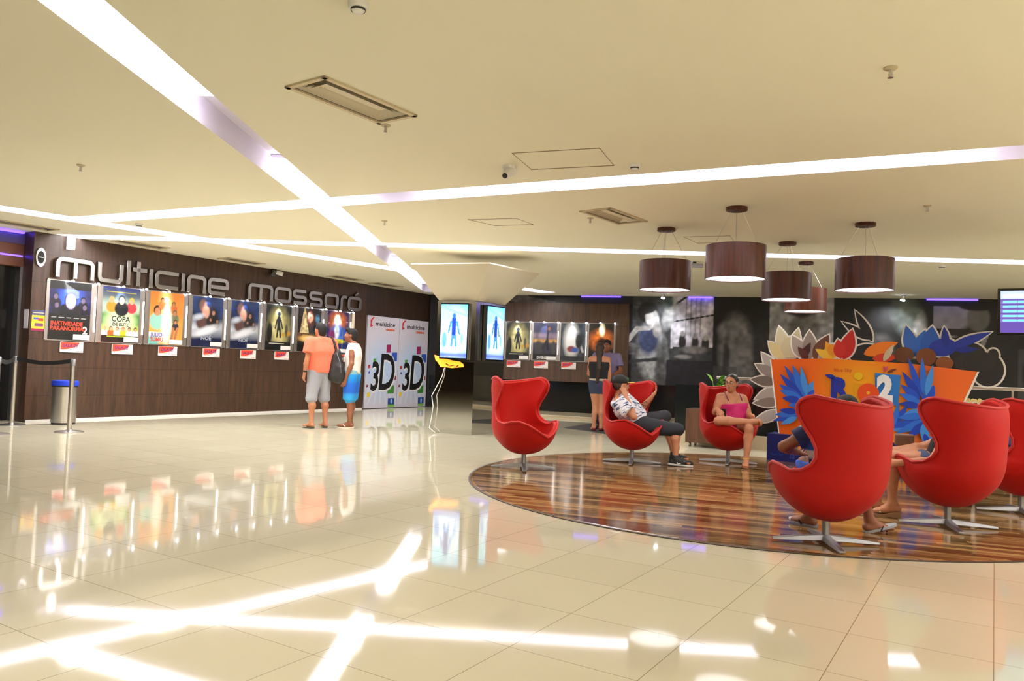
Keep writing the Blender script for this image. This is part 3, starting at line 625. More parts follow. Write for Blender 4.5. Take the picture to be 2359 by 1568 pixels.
def poster_display(o, rot, x0, z0, i, pw, ph, gap, label, sticker=True, tube=True, lead=True, group='lit poster displays'):
    """steel backing, print, acrylic sheet, studs, lit edge strip and clip lamps; local x along the wall"""
    t = thing('poster_display', label, 'poster', (o[0], o[1], z0), rot, group)
    s = pw/.67
    g0 = gap/2-.006 if lead else .05
    MB().box(((pw+gap/2-.006-g0)/2, -.01, ph/2), (pw+gap/2-.006+g0, .012, ph+.03), MS_BACK).build('backing_plate', None, t)
    c = art(i); o_ = c.build('print', M_PRINT, t, 0, -.0175, 0); o_.scale = (s, 1, ph/.95)
    MB().box((pw/2+.0, -.032, ph/2), (pw+.09, .006, ph+.035), M_ACRYL).build('acrylic_sheet', None, t)
    for (x, z) in ((-.04, -.012), (pw+.04, -.012), (-.04, ph+.012), (pw+.04, ph+.012)):
        b = MB(); b.tube([(x, -.042, z), (x, -.005, z)], .011, M_CHROME, 12); b.build('stud', None, t)
    if tube: MB().box((pw+gap*.36, -.024, ph*.47), (.016, .016, ph*.62), M_TUBE).build('light_strip', None, t)
    for x in (pw*.47, pw+gap*.35):
        b = MB(); b.tube([(x, -.01, ph+.03), (x, -.06, ph+.045), (x, -.10, ph+.03)], .010, M_CHROME, 8)
        l_ = b.build('clip_lamp', None, t)
        MB().tube([(x, -.095, ph+.02), (x, -.088, ph+.002)], [.02, .024], M_LEDW, 12).build('bulb', None, l_)
        sp = bpy.data.lights.new('clip_light', 'SPOT'); sp.energy = 16 if x < pw*.6 else 4; sp.color = (.74, .85, 1.0); sp.spot_size = math.radians(66); sp.spot_blend = .8; sp.shadow_soft_size = .02
        so = bpy.data.objects.new('clip_light', sp); COL.objects.link(so); so.parent = t; so.location = (x, -.105, ph-.005)
        so.rotation_euler = (math.radians(24), 0, 0)
    if sticker: MB().box((pw*.79, -.037, .055*ph/.95), (pw*.40, .003, .085), M_PAPER).build('session_sticker', None, t)
    return t
TITLES = {0: [('INATIVIDADE', .035, .235, .092, (226, 58, 26), .92), ('PARANORMAL', .03, .155, .092, (226, 58, 26), .95), ('2', .55, .11, .17, (235, 235, 230), 1)],
          1: [('COPA', .17, .36, .13, (24, 40, 24), .95), ('DE ELITE', .19, .285, .075, (24, 40, 24), 1)],
          2: [('JULIO', .04, .14, .10, (110, 110, 190), .9), ('SUMIU', .04, .055, .10, (206, 70, 60), .85)],
          3: [('NOÉ', .2, .13, .10, (170, 180, 190), 1.1)], 4: [('NOÉ', .2, .13, .10, (170, 180, 190), 1.1)],
          9: [('DIVERGENTE', .12, .035, .085, (226, 226, 226), .85)]}
def title(t, i, pw, ph):
    for (s, x, z, sz, c, sx) in TITLES.get(i, []):
        text('title', s, sz, flat(*c), t, (x*pw/.67, -.019, z*ph/.95), .001, .003, sx=sx*pw/.67)
M_SALA = flat(232, 72, 36, .4)
def room_sign(p, rot, word, label):
    """white card with an orange-red quarter disc and a hand-written room number"""
    t = thing('room_sign', label, 'sign', p, rot, 'cinema room cards under the posters')
    MB().box((.15, .012, -.085), (.37, .024, .17), M_PAPER).build('card', None, t)
    pts = [(-.03, -.005), (.27, -.005)]+[(.27-.30*(1-math.cos(math.radians(a)))*1.0, -.005-.12*math.sin(math.radians(a))) for a in range(8, 91, 8)]+[(-.03, -.125)]
    MB().prism(pts, -.001, .0, M_SALA).build('red_shape', None, t)
    MB().tube([(x+.012, -.001, z-.012) for x, z in pts[2:-1]], .0025, M_SALA, 5).build('red_line', None, t)
    text('writing', word, .075, flat(74, 40, 120), t, (0, -.002, -.085), .001, .002, shear=.15, sx=.92)
    text('logo', 'multicine', .028, flat(226, 60, 40), t, (.21, -.001, -.155), .001, .0, sx=1.0); return t
U0, PITCHU = -.43, .866
PD = ['black and blue horror comedy poster, first from the doorway', 'green and yellow comedy poster, second from the doorway', 'orange comedy poster, third from the doorway',
      'blue and white poster with faces, fourth from the doorway', 'blue and white poster with faces, fifth from the doorway', 'olive poster with a dark standing figure, sixth on the long wall',
      'brown and gold poster partly behind the man in the orange shirt', 'violet and blue poster by the head of the boy in white']
WORDS = ['SALA 01', 'SALA 02', 'SALA 02', 'SALA 02', 'SALA 03', 'SALA 03', 'SALA 03', 'SALA 04']
SD_ = ['under the black and blue poster', 'under the green and yellow poster', 'under the orange poster', 'under the first of the two blue and white posters', 'under the second of the two blue and white posters',
       'under the olive poster', 'behind the man in orange', 'by the chest of the boy in white']
for k in range(8):
    u = U0+PITCHU*k; p = lwp(u); t = poster_display(p, LROT, 0, 1.315, k, .67, .95, .196, PD[k], lead=k > 0); title(t, k, .67, .95)
    p = lwp(u+.24+(.06 if k > 2 else 0), -.03, 1.285); room_sign(p, LROT, WORDS[k], 'red room card %s %s' % (WORDS[k], SD_[k]))
p = lwp(U0+8*PITCHU-.05); tag(MB().box((0, -.02, .47), (.05, .04, .93), flat(232, 206, 176)).build('display_end_strip', None, None, loc=(p[0], p[1], 1.32), rotz=LROT), 'pale end strip at the right end of the poster row', 'trim')

# chrome letters of the wall sign
LZ, XH = 2.315, .335; CAPH = .43
def glyph(ch, w):
    s = .075; h = XH; r = .07; x0, x1 = s/2, w-s/2; z0, z1 = s/2, h-s/2; P = []
    A_ = lambda cx, cz, a, b_: arc(cx, cz, r, a, b_, 6)
    if ch == 'm':
        xm = w/2; P = [([(x0, 0)]+A_(x0+r, z1-r, 180, 90)+A_(x1-r, z1-r, 90, 0)+[(x1, 0)], 0), ([(xm, 0), (xm, z1-.02)], 0)]
    elif ch == 'n': P = [([(x0, 0)]+A_(x0+r, z1-r, 180, 90)+A_(x1-r, z1-r, 90, 0)+[(x1, 0)], 0)]
    elif ch == 'u': P = [([(x0, h)]+A_(x0+r, z0+r, 180, 270)+A_(x1-r, z0+r, 270, 360)+[(x1, h)], 0)]
    elif ch == 'l': P = [([(w/2, 0), (w/2, CAPH)], 0)]
    elif ch == 'i': P = [([(w/2, 0), (w/2, h)], 0)]
    elif ch == 't': P = [([(w*.4, 0), (w*.4, CAPH)], 0), ([(0, h-.05), (w, h-.05)], 0)]
    elif ch == 'c': P = [([(x1, z1)]+A_(x0+r, z1-r, 90, 180)+A_(x0+r, z0+r, 180, 270)+[(x1, z0)], 0)]
    elif ch == 'e': P = [([(x1-.05, z0)]+A_(x0+r, z0+r, 270, 180)+A_(x0+r, z1-r, 180, 90)+A_(x1-r, z1-r, 90, 0)+[(x1, h*.47), (x0+.03, h*.47)], 0)]
    elif ch in 'oó': P = [(A_(x0+r, z0+r, 180, 270)+A_(x1-r, z0+r, 270, 360)+A_(x1-r, z1-r, 0, 90)+A_(x0+r, z1-r, 90, 180), 1)]
    elif ch == 's': zm = h/2; P = [([(x1, z1)]+arc(x0+r, z1-(z1-zm)/2, r, 90, 270, 8, (z1-zm)/2)+arc(x1-r, zm-(zm-z0)/2, r, 90, -90, 8, (zm-z0)/2)+[(x0, z0)], 0)]
    elif ch == 'r': P = [([(x0, 0)]+A_(x0+r, z1-r, 180, 90)+[(w, z1)], 0)]
    b = MB()
    for path, cl in P: stroke(b, path, s, -.085, -.005, None, bool(cl))
    if ch == 'ó': stroke(b, [(w*.5, h+.03), (w*.72, h+.10)], .05, -.085, -.005)
    return b
def px_u(px, py):
    d = ray(px, py); P = np.array([LW0[0], LW0[1]]); nB = np.array([B2[0], B2[1]]); k = (P @ nB)/(d[:2] @ nB); return float((d[:2]*k-P) @ A2)
LET = [('m', 122, 213, 616), ('u', 219, 279, 625), ('l', 284, 297, 630), ('t', 300, 333, 632), ('i', 337, 348, 635), ('c', 351, 410, 645), ('i', 412, 421, 648), ('n', 425, 470, 652), ('e', 473, 522, 655),
       ('m', 566, 624, 672), ('o', 627, 666, 680), ('s', 668, 702, 685), ('s', 706, 738, 692), ('o', 742, 775, 695), ('r', 779, 793, 698), ('ó', 796, 828, 700)]
ORD = ['m at the start of the wall sign', 'u, second letter of the wall sign', 'tall l of the wall sign', 't of the wall sign', 'i between t and c of the wall sign', 'c of the wall sign', 'i between c and n of the wall sign', 'n of the wall sign', 'e ending the first word of the wall sign',
       'm starting the second word of the wall sign', 'first o of the second word', 'first s of the second word', 'second s of the second word', 'o before the r of the second word', 'r of the second word', 'accented o ending the wall sign']
for (ch, xa, xb, yy), lab in zip(LET, ORD):
    ua, ub = px_u(xa, yy), px_u(xb, yy); p = lwp(ua, 0, LZ); o = glyph(ch, max(ub-ua, .08)).build('sign_letter', M_LETTER, None, True, p, LROT, bevel=.008)
    tag(o, 'chrome letter '+lab, 'letter', 'chrome letters on the poster wall')

# small fittings on the poster wall
p = lwp(-.60, -.002, 2.60); t = thing('wall_speaker', 'oval chrome and black fitting beside the first chrome letter', 'wall fitting', p, LROT)
MB().prism(ell(0, 0, .075, .15), -.03, 0, M_CHROME).build('bezel', None, t, bevel=.008); MB().prism(ell(0, 0, .052, .1, 0), -.034, -.03, M_BLACK).build('screen', None, t)
MB().box((0, -.036, .0), (.07, .004, .01), M_STEEL).build('bar', None, t)
p = lwp(-.16, -.0, 2.89); t = thing('emergency_light', 'white lit lamp high on the wall above the first chrome letter', 'wall lamp', p, LROT)
MB().box((0, -.05, 0), (.085, .1, .20), mat('lamp_white', (1, 1, 1), .5, emit=(1, 1, 1), es=2.5)).build('lens', None, t)
MB().box((0, -.02, .112), (.095, .06, .02), M_WHITE).build('bracket', None, t)
for k in range(5): MB().box((0, -.052, -.085+.02*k), (.089, .102, .004), M_WHITE).build('louvre', None, t)
p = lwp(4.02, 0, 2.92); t = thing('security_camera', 'black and white security camera pair above the wall sign', 'security camera', p, LROT)
MB().box((0, -.03, .04), (.1, .06, .08), M_BLACKM).build('mount', None, t)
MB().tube([(-.02, -.05, .02), (-.10, -.16, -.05)], .05, M_BLACK, 14).build('body', None, t); b = MB(); b.tube([(.06, -.05, .02), (.16, -.14, -.01)], .045, M_WHITE, 14); b.build('body', None, t)
p = lwp(-.702, .10, 1.62); tag(MB().box((-.0, -.004, 0), (.13, .005, .30), M_PAPER).build('paper_notice', None, None, loc=(p[0], p[1], p[2]), rotz=LROT-PI/2), 'plain white paper notice on the wall end left of the yellow flyer', 'notice')
p = lwp(-.575, -.004, 1.60); t = thing('flyer', 'yellow and blue flyer left of the first poster', 'flyer', p, LROT)
c = Cv(.2, .33, 20, 30, (236, 196, 40), (236, 196, 40), 5); c.rect(0, .25, .2, .33, (70, 76, 120)).rect(0, 0, .2, .035, (150, 30, 80)).rect(.03, .18, .1, .22, (60, 90, 190)).rect(.1, .16, .17, .20, (206, 60, 50)).rect(.05, .07, .17, .13, (120, 70, 110)).rect(.02, .28, .18, .295, (210, 200, 150))
MB().box((0, -.003, 0), (.2, .004, .33), M_PAPER).build('sheet', None, t); c.build('print', M_PRINT, t, -.1, -.0062, -.165)

# white double doors with the 3D print
d2 = thing('door_2', None, None, lwp(6.97, .045), LROT, kind='structure')
for j in range(2):
    x = j*1.185
    lf = MB().box((x+.585, -.02, 1.14), (1.17, .04, 2.25), flat(206, 204, 220, .3)).build('leaf', None, d2)
    c = Cv(1.15, 2.23, 60, 110, (206, 202, 216), (198, 196, 212), 30); c.ell(.55, .95, .5, .6, (176, 200, 232), 1.0)
    for a in range(-3, 4): c.line(.55, 1.0, .55+.22*a, .1, .035, (206, 216, 236), 1.0)
    c.build('print', M_PRINT, lf, x+.01, -.0415, .025)
    def sq(x0, z0, w_, h_, col): MB().prism([(x+x0, z0), (x+x0+w_, z0+.01), (x+x0+w_, z0+h_+.01), (x+x0, z0+h_)], -.0425, -.042, flat(*col)).build('coloured_square', None, lf)
    for a in ((.72, 1.38, .16, .2, (150, 30, 90)), (.93, 1.17, .2, .22, (40, 80, 180)), (.26, 1.12, .1, .1, (80, 150, 60)), (.08, .98, .08, .08, (170, 40, 50)), (.10, .85, .06, .05, (50, 70, 170)), (1.02, .70, .11, .10, (150, 40, 50)), (.04, .52, .07, .06, (140, 50, 70)), (.82, .36, .24, .2, (60, 130, 50)), (.08, .28, .1, .11, (226, 196, 40))): sq(*a)
    MB().box((x+.97, -.0425, .17), (.24, .001, .16), flat(30, 60, 140)).build('coloured_square', None, lf); MB().box((x+.97, -.0425, .06), (.24, .001, .06), flat(120, 180, 70)).build('coloured_square', None, lf)
    MB().prism(ell(x+.98, .17, .035, .06), -.0435, -.043, flat(150, 190, 230)).build('coloured_square', None, lf)
    for (dx, dz, bo, col, yy) in ((.02, -.02, .045, (226, 226, 232), -.0425), (0, 0, .022, (14, 14, 16), -.044)):
        text('print_3d', '3', .98, flat(*col), lf, (x+.16+dx, yy, .46+dz), .001, bo, shear=.1, sx=.66); text('print_3d', 'D', 1.25, flat(*col), lf, (x+.44+dx, yy-.0004, .48+dz), .001, bo, shear=.1, sx=.66)
    text('logo', 'multicine', .155, flat(40, 38, 44), lf, (x+.28, -.043, 2.03), .001, .003, sx=1.28); text('logo', 'CINEMAS', .07, flat(216, 90, 40), lf, (x+.66, -.043, 1.93), .001, .004, sx=1.15)
    MB().prism([(x+.10, 1.98), (x+.2, 2.02), (x+.13, 2.06), (x+.17, 2.17), (x+.24, 2.22), (x+.2, 2.24), (x+.1, 2.16)], -.0425, -.042, flat(206, 34, 44)).build('logo_mark', None, lf)

# wood panel with posters on the mural wall
pn = thing('wall_panel', 'brown wood panel hung in front of the mural, carrying four posters', 'panel', fwp(-3.22, 0), FROT)
MB().box((1.625, -.06, 1.81), (3.25, .12, 1.97), M_WOODP).build('board', None, pn)
PB = ['olive poster with a dark figure, leftmost on the wood panel by the mural', 'sunset coloured poster, second on the wood panel by the mural', 'white and silver poster, third on the wood panel by the mural', 'fiery orange poster behind the embracing couple']
WB = ['SALA 04', 'SALA 05', 'BREVE', 'BREVE']
for k, i in enumerate((8, 9, 10, 11)):
    v = -3.11+.72*k; p = fwp(v, -.12); t = poster_display(p, FROT, 0, 1.345, i, .62, .95, .10, PB[k], k < 2, k < 3, 'posters on the wood panel'); title(t, i, .62, .95)
    p = fwp(v+.08, -.155, 1.31); room_sign(p, FROT, WB[k], 'red card %s under the %s' % (WB[k], ('olive poster on the wood panel', 'sunset poster', 'silver poster', 'fiery orange poster')[k]))
p = fwp(-3.18, -.13, 1.345); tag(MB().box((0, -.02, .47), (.04, .04, .95), flat(232, 190, 150)).build('display_end_strip', None, None, loc=p, rotz=FROT), 'pale end strip at the left end of the wood panel posters', 'trim')
# ------------------------------------------------------------------ egg chairs
import bmesh
LEV = [(.155, .03, .05, .03, 180), (.166, .11, .11, .12, 180), (.195, .185, .18, .22, 180), (.24, .26, .245, .31, 180), (.29, .315, .30, .38, 180), (.34, .355, .345, .425, 180), (.375, .372, .368, .44, 179.9),
       (.41, .383, .385, .45, 166), (.435, .388, .395, .455, 154), (.455, .39, .40, .455, 141), (.47, .39, .404, .455, 127), (.485, .388, .408, .45, 113), (.50, .384, .411, .45, 100), (.525, .379, .414, .44, 87), (.565, .375, .416, .42, 78), (.615, .37, .417, .41, 74),
       (.675, .368, .417, .40, 75), (.74, .37, .416, .40, 80), (.80, .376, .413, .40, 87), (.86, .384, .405, .40, 93.5), (.91, .39, .396, .40, 97.5), (.955, .392, .386, .40, 98), (.99, .39, .377, .40, 94), (1.012, .387, .37, .40, 87), (1.022, .384, .366, .40, 78)]
def _ss(t): t = max(0.0, min(1.0, t)); return t*t*(3-2*t)
def shell_pts(off=0.0, ns=40):
    rows = []
    for k, (z, ry, rb, rf, ph) in enumerate(LEV):
        row = []
        for j in range(ns+1):
            s = -1+2*j/ns; a = math.radians(ph)*s; ca, sa_ = math.cos(a), math.sin(a)
            r = rb if ca > 0 else rf
            tz = max(0, (z-.80)/.21); aa = abs(math.degrees(a)); zz = z-.055*tz*(1-abs(s)**1.5)+.075*_ss((aa-92)/34)*_ss((z-.20)/.22)*(1-_ss((aa-126)/52))*(1-_ss((z-.50)/.06))
            lean = -.05*max(0, (z-.45))/.6
            row.append((.93*(-(r+off)*ca+lean-.02), .91*(ry+off)*sa_, zz))
        rows.append(row)
    return rows
def make_chair():
    t = thing('egg_chair', '', 'armchair', group='red egg armchairs')
    rows = shell_pts(); ns = len(rows[0])-1; b = MB(); vs = [p for r in rows for p in r]; fs = []
    for i in range(len(rows)-1):
        for j in range(ns): a = i*(ns+1)+j; fs.append((a, a+ns+1, a+ns+2, a+1))
    b.add(vs, fs, M_RED); b.add([rows[0][0]], [], M_RED)
    o = b.build('shell', None, t, False)
    bm = bmesh.new(); bm.from_mesh(o.data); bmesh.ops.remove_doubles(bm, verts=bm.verts, dist=.004); bmesh.ops.holes_fill(bm, edges=[e for e in bm.edges if e.is_boundary and all(v.co.z < .22 for v in e.verts)])
    bmesh.ops.recalc_face_normals(bm, faces=bm.faces); bm.to_mesh(o.data); bm.free()
    sd = o.modifiers.new('s', 'SOLIDIFY'); sd.thickness = .05; sd.offset = -1 ; sd.use_even_offset = False
    sb = o.modifiers.new('b', 'SUBSURF'); sb.levels = sb.render_levels = 1
    me = dg_mesh(o); o.modifiers.clear(); o.data = me; me.polygons.foreach_set('use_smooth', [True]*len(me.polygons))
    k0 = 6
    path = [rows[k][0] for k in range(k0, len(rows))]+list(rows[-1][1:-1])+[rows[k][-1] for k in range(len(rows)-1, k0, -1)]
    MB().tube(path, .0125, M_REDP, 8, closed=True).build('piping', None, t, True)
    pts = ell(.05, 0, .31, .275, 0, 36); b = MB(); prof = [(.80, .30), (.90, .315), (.94, .34), (.92, .365), (.84, .385), (.6, .40), (.3, .405)]; vs = []; fs = []
    for (k, z) in prof: vs += [(.05+(x-.05)*k, y*k, z+.02*(x-.05)) for x, y in pts]
    n_ = len(pts)
    for i in range(len(prof)-1):
        for j in range(n_): fs.append((i*n_+j, i*n_+(j+1) % n_, (i+1)*n_+(j+1) % n_, (i+1)*n_+j))
    fs += [tuple(range(n_-1, -1, -1)), tuple(range((len(prof)-1)*n_, len(prof)*n_))]
    b.add(vs, fs, M_RED); b.build('seat_cushion', None, t, True)
    MB().lathe([(.030, .03), (.026, .05), (.026, .155), (.05, .16)], M_DSTEEL, 20).build('pedestal', None, t, True)
    for k in range(4):
        a = PI/4+k*PI/2+.12; c, s = math.cos(a), math.sin(a); vs = []
        for (r, hw, z0, z1) in ((.0, .03, .018, .06), (.20, .027, .012, .042), (.36, .02, .0095, .024)):
            vs += [(r*c-hw*s, r*s+hw*c, z0), (r*c+hw*s, r*s-hw*c, z0), (r*c+hw*.7*s, r*s-hw*.7*c, z1), (r*c-hw*.7*s, r*s+hw*.7*c, z1)]
        fs = [(3, 2, 1, 0), (8, 9, 10, 11)]+[(i*4+j, i*4+(j+1) % 4, i*4+4+(j+1) % 4, i*4+4+j) for i in range(2) for j in range(4)]
        MB().add(vs, fs, M_DSTEEL).build('foot', None, t, bevel=.003)
    return t
ch0 = make_chair()
for i, (x, y, rz, lab) in enumerate(((.18, 8.75, -50, 'empty red egg chair at the left edge of the plank floor'), (1.55, 9.68, -63, 'red egg chair with the man in the cap'),
        (2.86, 10.05, -70, 'red egg chair with the woman in the pink top'), (2.23, 5.40, 123, 'red egg chair seen from behind nearest the viewer, hiding a boy'),
        (3.53, 6.2, 114, 'red egg chair seen from behind, second from the right'), (4.62, 6.95, 112, 'red egg chair cut off by the right edge of the view'))):
    o = ch0 if i == 0 else dup(ch0)
    o.location = (x, y, .0095); o.rotation_euler = (0, 0, math.radians(rz)); o['label'] = lab

# ------------------------------------------------------------------ queue posts, bin
def post(x, y, label):
    t = thing('queue_post', label, 'queue post', (x, y, 0), 0, 'steel queue posts')
    MB().lathe([(.185, 0), (.185, .008), (.16, .018), (.05, .03), (.034, .04)], M_STEEL, 36).build('base', None, t, True)
    MB().lathe([(.031, .035), (.031, .93)], M_STEEL, 24).build('pole', None, t, True)
    MB().lathe([(.036, .93), (.036, 1.02), (.030, 1.03)], M_DSTEEL, 24).build('belt_head', None, t, True)
    return t
PA, PB_, PC = (-6.17, 10.87), (-7.42, 11.55), un(-14, 1001)[:2]
post(*PA, 'steel queue post nearest the rubbish bin'); post(*PB_, 'steel queue post behind, left of the rubbish bin'); post(PC[0], PC[1], 'steel queue post whose round base peeks in at the left edge')
def belt(p, q, label):
    p, q = np.array(p), np.array(q); n_ = 12; vs = []
    for i in range(n_+1):
        t = i/n_; c = p+(q-p)*t; z = 1.0-.05*math.sin(PI*t)
        vs += [(c[0], c[1], z-.03), (c[0], c[1], z+.03)]
    d = (q-p)/np.linalg.norm(q-p); nn = np.array([-d[1], d[0]])*.002
    vs2 = [(v[0]+nn[0], v[1]+nn[1], v[2]) for v in vs]; m_ = len(vs); fs = []
    for i in range(n_): a = i*2; fs += [(a, a+2, a+3, a+1), (a+m_, a+1+m_, a+3+m_, a+2+m_), (a+1, a+3, a+3+m_, a+1+m_), (a, a+m_, a+2+m_, a+2)]
    tag(MB().add(vs+vs2, fs, M_BLACKM).build('barrier_belt'), label, 'barrier belt', 'black barrier belts')
_d = (np.array(PA)-np.array(PB_)); _d /= np.linalg.norm(_d)
belt(np.array(PB_)+_d*.036, np.array(PA)-_d*.036, 'black belt between the two queue posts by the bin')
_d = (np.array(PB_)-np.array(PC)); _d /= np.linalg.norm(_d)
belt(np.array(PC)+_d*.036, np.array(PB_)-_d*.036, 'black belt running out at the left edge')
t = thing('rubbish_bin', 'steel rubbish bin with a blue lid against the wood wall', 'bin', (-6.93, 12.03, 0))
MB().lathe([(.165, 0), (.165, .03)], M_BLACKM, 36).build('foot_ring', None, t, True)
MB().lathe([(.175, .03), (.178, .58)], M_STEEL, 40).build('body', None, t, True)
MB().lathe([(.180, .58), (.180, .605)], M_BLACKM, 40).build('band', None, t, True)
MB().lathe([(.188, .60), (.190, .65), (.182, .675), (.15, .68), (.145, .66), (.10, .64), (.001, .635)], flat(26, 58, 190, .35), 40).build('lid', None, t, True)

# ------------------------------------------------------------------ balustrade behind the chairs
S0 = np.array([3.54, 10.59])
def sp(px, py, off=0.0):                    # pixel -> (x along, z) on the standee plane pushed back by off
    d = ray(px, py); P = S0+A2*off; k = (P @ A2)/(d[:2] @ A2); q = d*k; return float((q[:2]-P) @ B2), float(q[2]+CAMH)
def slo(o): o.location = (S0[0], S0[1], 0); o.rotation_euler = (0, 0, SROT); return o
M_DGLASS = mat('dark_glass', (.012, .014, .014), .07)
M_CURB = flat(200, 186, 154, .35)
t = slo(thing('balustrade', 'dark glass balustrade with a steel handrail behind the chairs', 'balustrade'))
lbox(MB(), -1.9, 7.4, 1.40, 1.70, 0, .20, M_CURB).build('curb', None, t)
for k in range(7): x = -1.88+k*1.32; lbox(MB(), x, x+1.3, 1.52, 1.535, .21, .96, M_DGLASS).build('glass_panel', None, t)
xr = sp(1652, 870, 1.52)[0]
lbox(MB(), xr, 7.3, 1.485, 1.555, 1.075, 1.12, M_STEEL).build('handrail', None, t, bevel=.01)
for k in range(6):
    x = xr+.06+k*1.32; lbox(MB(), x-.012, x+.012, 1.485, 1.505, .16, 1.075, M_STEEL).build('rail_post', None, t); lbox(MB(), x-.04, x+.04, 1.48, 1.52, .90, .96, M_DSTEEL).build('glass_clamp', None, t)

# planter with its plant
t = slo(thing('planter_box', 'brown wooden planter box between two red chairs', 'planter'))
x0, x1 = -1.49, -.72; y0 = .95
lbox(MB(), x0, x1, y0, y0+.38, .07, .60, M_ORBOX).build('box', None, t, bevel=.004); lbox(MB(), x0+.02, x1-.02, y0+.02, y0+.36, .598, .603, flat(40, 30, 22)).build('soil', None, t)
for xx in (x0+.06, x1-.06):
    for yy in (y0+.06, y0+.32): MB().tube([(xx-.012, yy, .035), (xx+.012, yy, .035)], .035, M_DSTEEL, 14).build('castor', None, t)
random.seed(4)
M_LEAF = mat('leaf_green', rgb(70, 130, 40), .4); n = N(M_LEAF)
n.set('Base Color', n.ramp(n.n('ShaderNodeTexNoise', i_Vector=n.pos(obj=True), i_Scale=14.0, i_Detail=3.0).outputs[0], [(.4, rgb(46, 100, 26)), (.62, rgb(140, 190, 70))]))
M_STEM = flat(96, 140, 50)
pl_ = slo(thing('potted_plant', 'leafy green plant growing in the brown planter', 'plant')); px0, py0 = -1.08, y0+.19
def plant_leaf(x, y, z, az, el, L, W):
    ca, sa_ = math.cos(az), math.sin(az); vs = []; fs = []; n_ = 10
    for i in range(n_+1):
        t = i/n_; r = L*t; e = el-1.3*t*t*.6; hx = L*t*math.cos(el)*(1+.1*t); hz = L*(t*math.sin(el)-.28*t*t); w_ = W*math.sin(PI*min(1, t**.75))*.98+.001
        for s in (-1, 0, 1): vs.append((x+hx*ca-s*w_*sa_, y+hx*sa_+s*w_*ca, z+hz+.25*w_*abs(s)))
    for i in range(n_):
        for j in range(2): a = i*3+j; fs.append((a, a+1, a+4, a+3))
    return MB().add(vs, fs, M_LEAF)
for i in range(15):
    az = random.uniform(0, 2*PI); z0_ = .60; r = random.uniform(.0, .05); zt = random.uniform(.78, 1.04) if i < 10 else random.uniform(.66, .8); ox = r*math.cos(az); oy = r*math.sin(az)
    bx, by = px0+ox, py0+oy; tx, ty = bx+.05*math.cos(az), by+.05*math.sin(az)
    MB().tube([(bx, by, z0_), (bx+.01*math.cos(az), by, (z0_+zt)/2), (tx, ty, zt)], [.011, .009, .005], M_STEM, 7).build('stem', None, pl_, True)
    plant_leaf(tx, ty, zt, az, random.uniform(.5, 1.15), random.uniform(.18, .27), random.uniform(.04, .06)).build('leaf', None, pl_, True)

# ------------------------------------------------------------------ film standee (its pictured characters left out; plain foliage cut-outs instead)
sd = slo(thing('cinema_standee', 'large orange and blue cinema standee with foliage cut-outs behind the red chairs', 'standee'))
M_NAVY = flat(22, 32, 104, .4); M_CARD = flat(236, 232, 224, .5)
lbox(MB(), 0, 2.32, .0, .42, 0, .37, M_NAVY).build('base', None, sd, bevel=.004)
text('lettering', 'M', .15, flat(240, 150, 30), sd, (.33, -.003, .19), .003, .006, sx=1.0)
text('lettering', 'LS EM 3D', .165, flat(240, 150, 30), sd, (1.36, -.003, .115), .003, .007, sx=.86)
text('small_print', 'Blue Sky', .05, flat(44, 70, 160), sd, (.05, -.003, .08), .002); stroke(MB(), [(.31, .06), (.36, .06), (.36, .105), (.31, .105)], .012, -.003, -.001, flat(44, 70, 160), True).build('small_print', None, sd)
XB = (.13, .74, 1.76, 2.10); XT = (-.01, .72, 1.72, 2.45); ZT = (1.385, 1.415, 1.375, 1.30); YF_ = (.16, .03, .03, .16); ZB = .37
for j in range(3):
    nx, nz = 16, 30; vs = []; cs = []; fs = []
    for r in range(nz+1):
        for c_ in range(nx+1):
            s, q = c_/nx, r/nz; zt = ZT[j]*(1-s)+ZT[j+1]*s; xb = XB[j]*(1-s)+XB[j+1]*s; xt = XT[j]*(1-s)+XT[j+1]*s
            x = xb*(1-q)+xt*q; vs.append((x, YF_[j]*(1-s)+YF_[j+1]*s, ZB+(zt-ZB)*q))
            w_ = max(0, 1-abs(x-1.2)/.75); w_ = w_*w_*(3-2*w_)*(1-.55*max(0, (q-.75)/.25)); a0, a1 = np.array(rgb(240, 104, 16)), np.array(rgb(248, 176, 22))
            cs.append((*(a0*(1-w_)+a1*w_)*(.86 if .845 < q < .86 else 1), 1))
    for r in range(nz):
        for c_ in range(nx): a = r*(nx+1)+c_; fs.append((a, a+1, a+nx+2, a+nx+1))
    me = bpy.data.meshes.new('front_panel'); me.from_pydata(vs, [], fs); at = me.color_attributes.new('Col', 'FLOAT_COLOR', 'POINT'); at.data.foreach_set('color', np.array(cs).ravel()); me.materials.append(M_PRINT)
    o = obj('front_panel', me, sd); so = o.modifiers.new('s', 'SOLIDIFY'); so.thickness = .012; so.offset = -1
    o.data = dg_mesh(o) if False else o.data
b = MB(); b.add([(XB[0]-.02, .17, ZB), (XT[0]-.02, .17, ZT[0]), (XT[0]-.02, .40, ZT[0]), (XB[0]-.02, .40, ZB), (XB[0], .155, ZB), (XT[0], .155, ZT[0]), (XT[0], .40, ZT[0]), (XB[0], .40, ZB)],
          [(0, 1, 2, 3), (7, 6, 5, 4), (0, 4, 5, 1), (1, 5, 6, 2), (2, 6, 7, 3), (3, 7, 4, 0)], M_CARD); b.build('side_panel', None, sd)
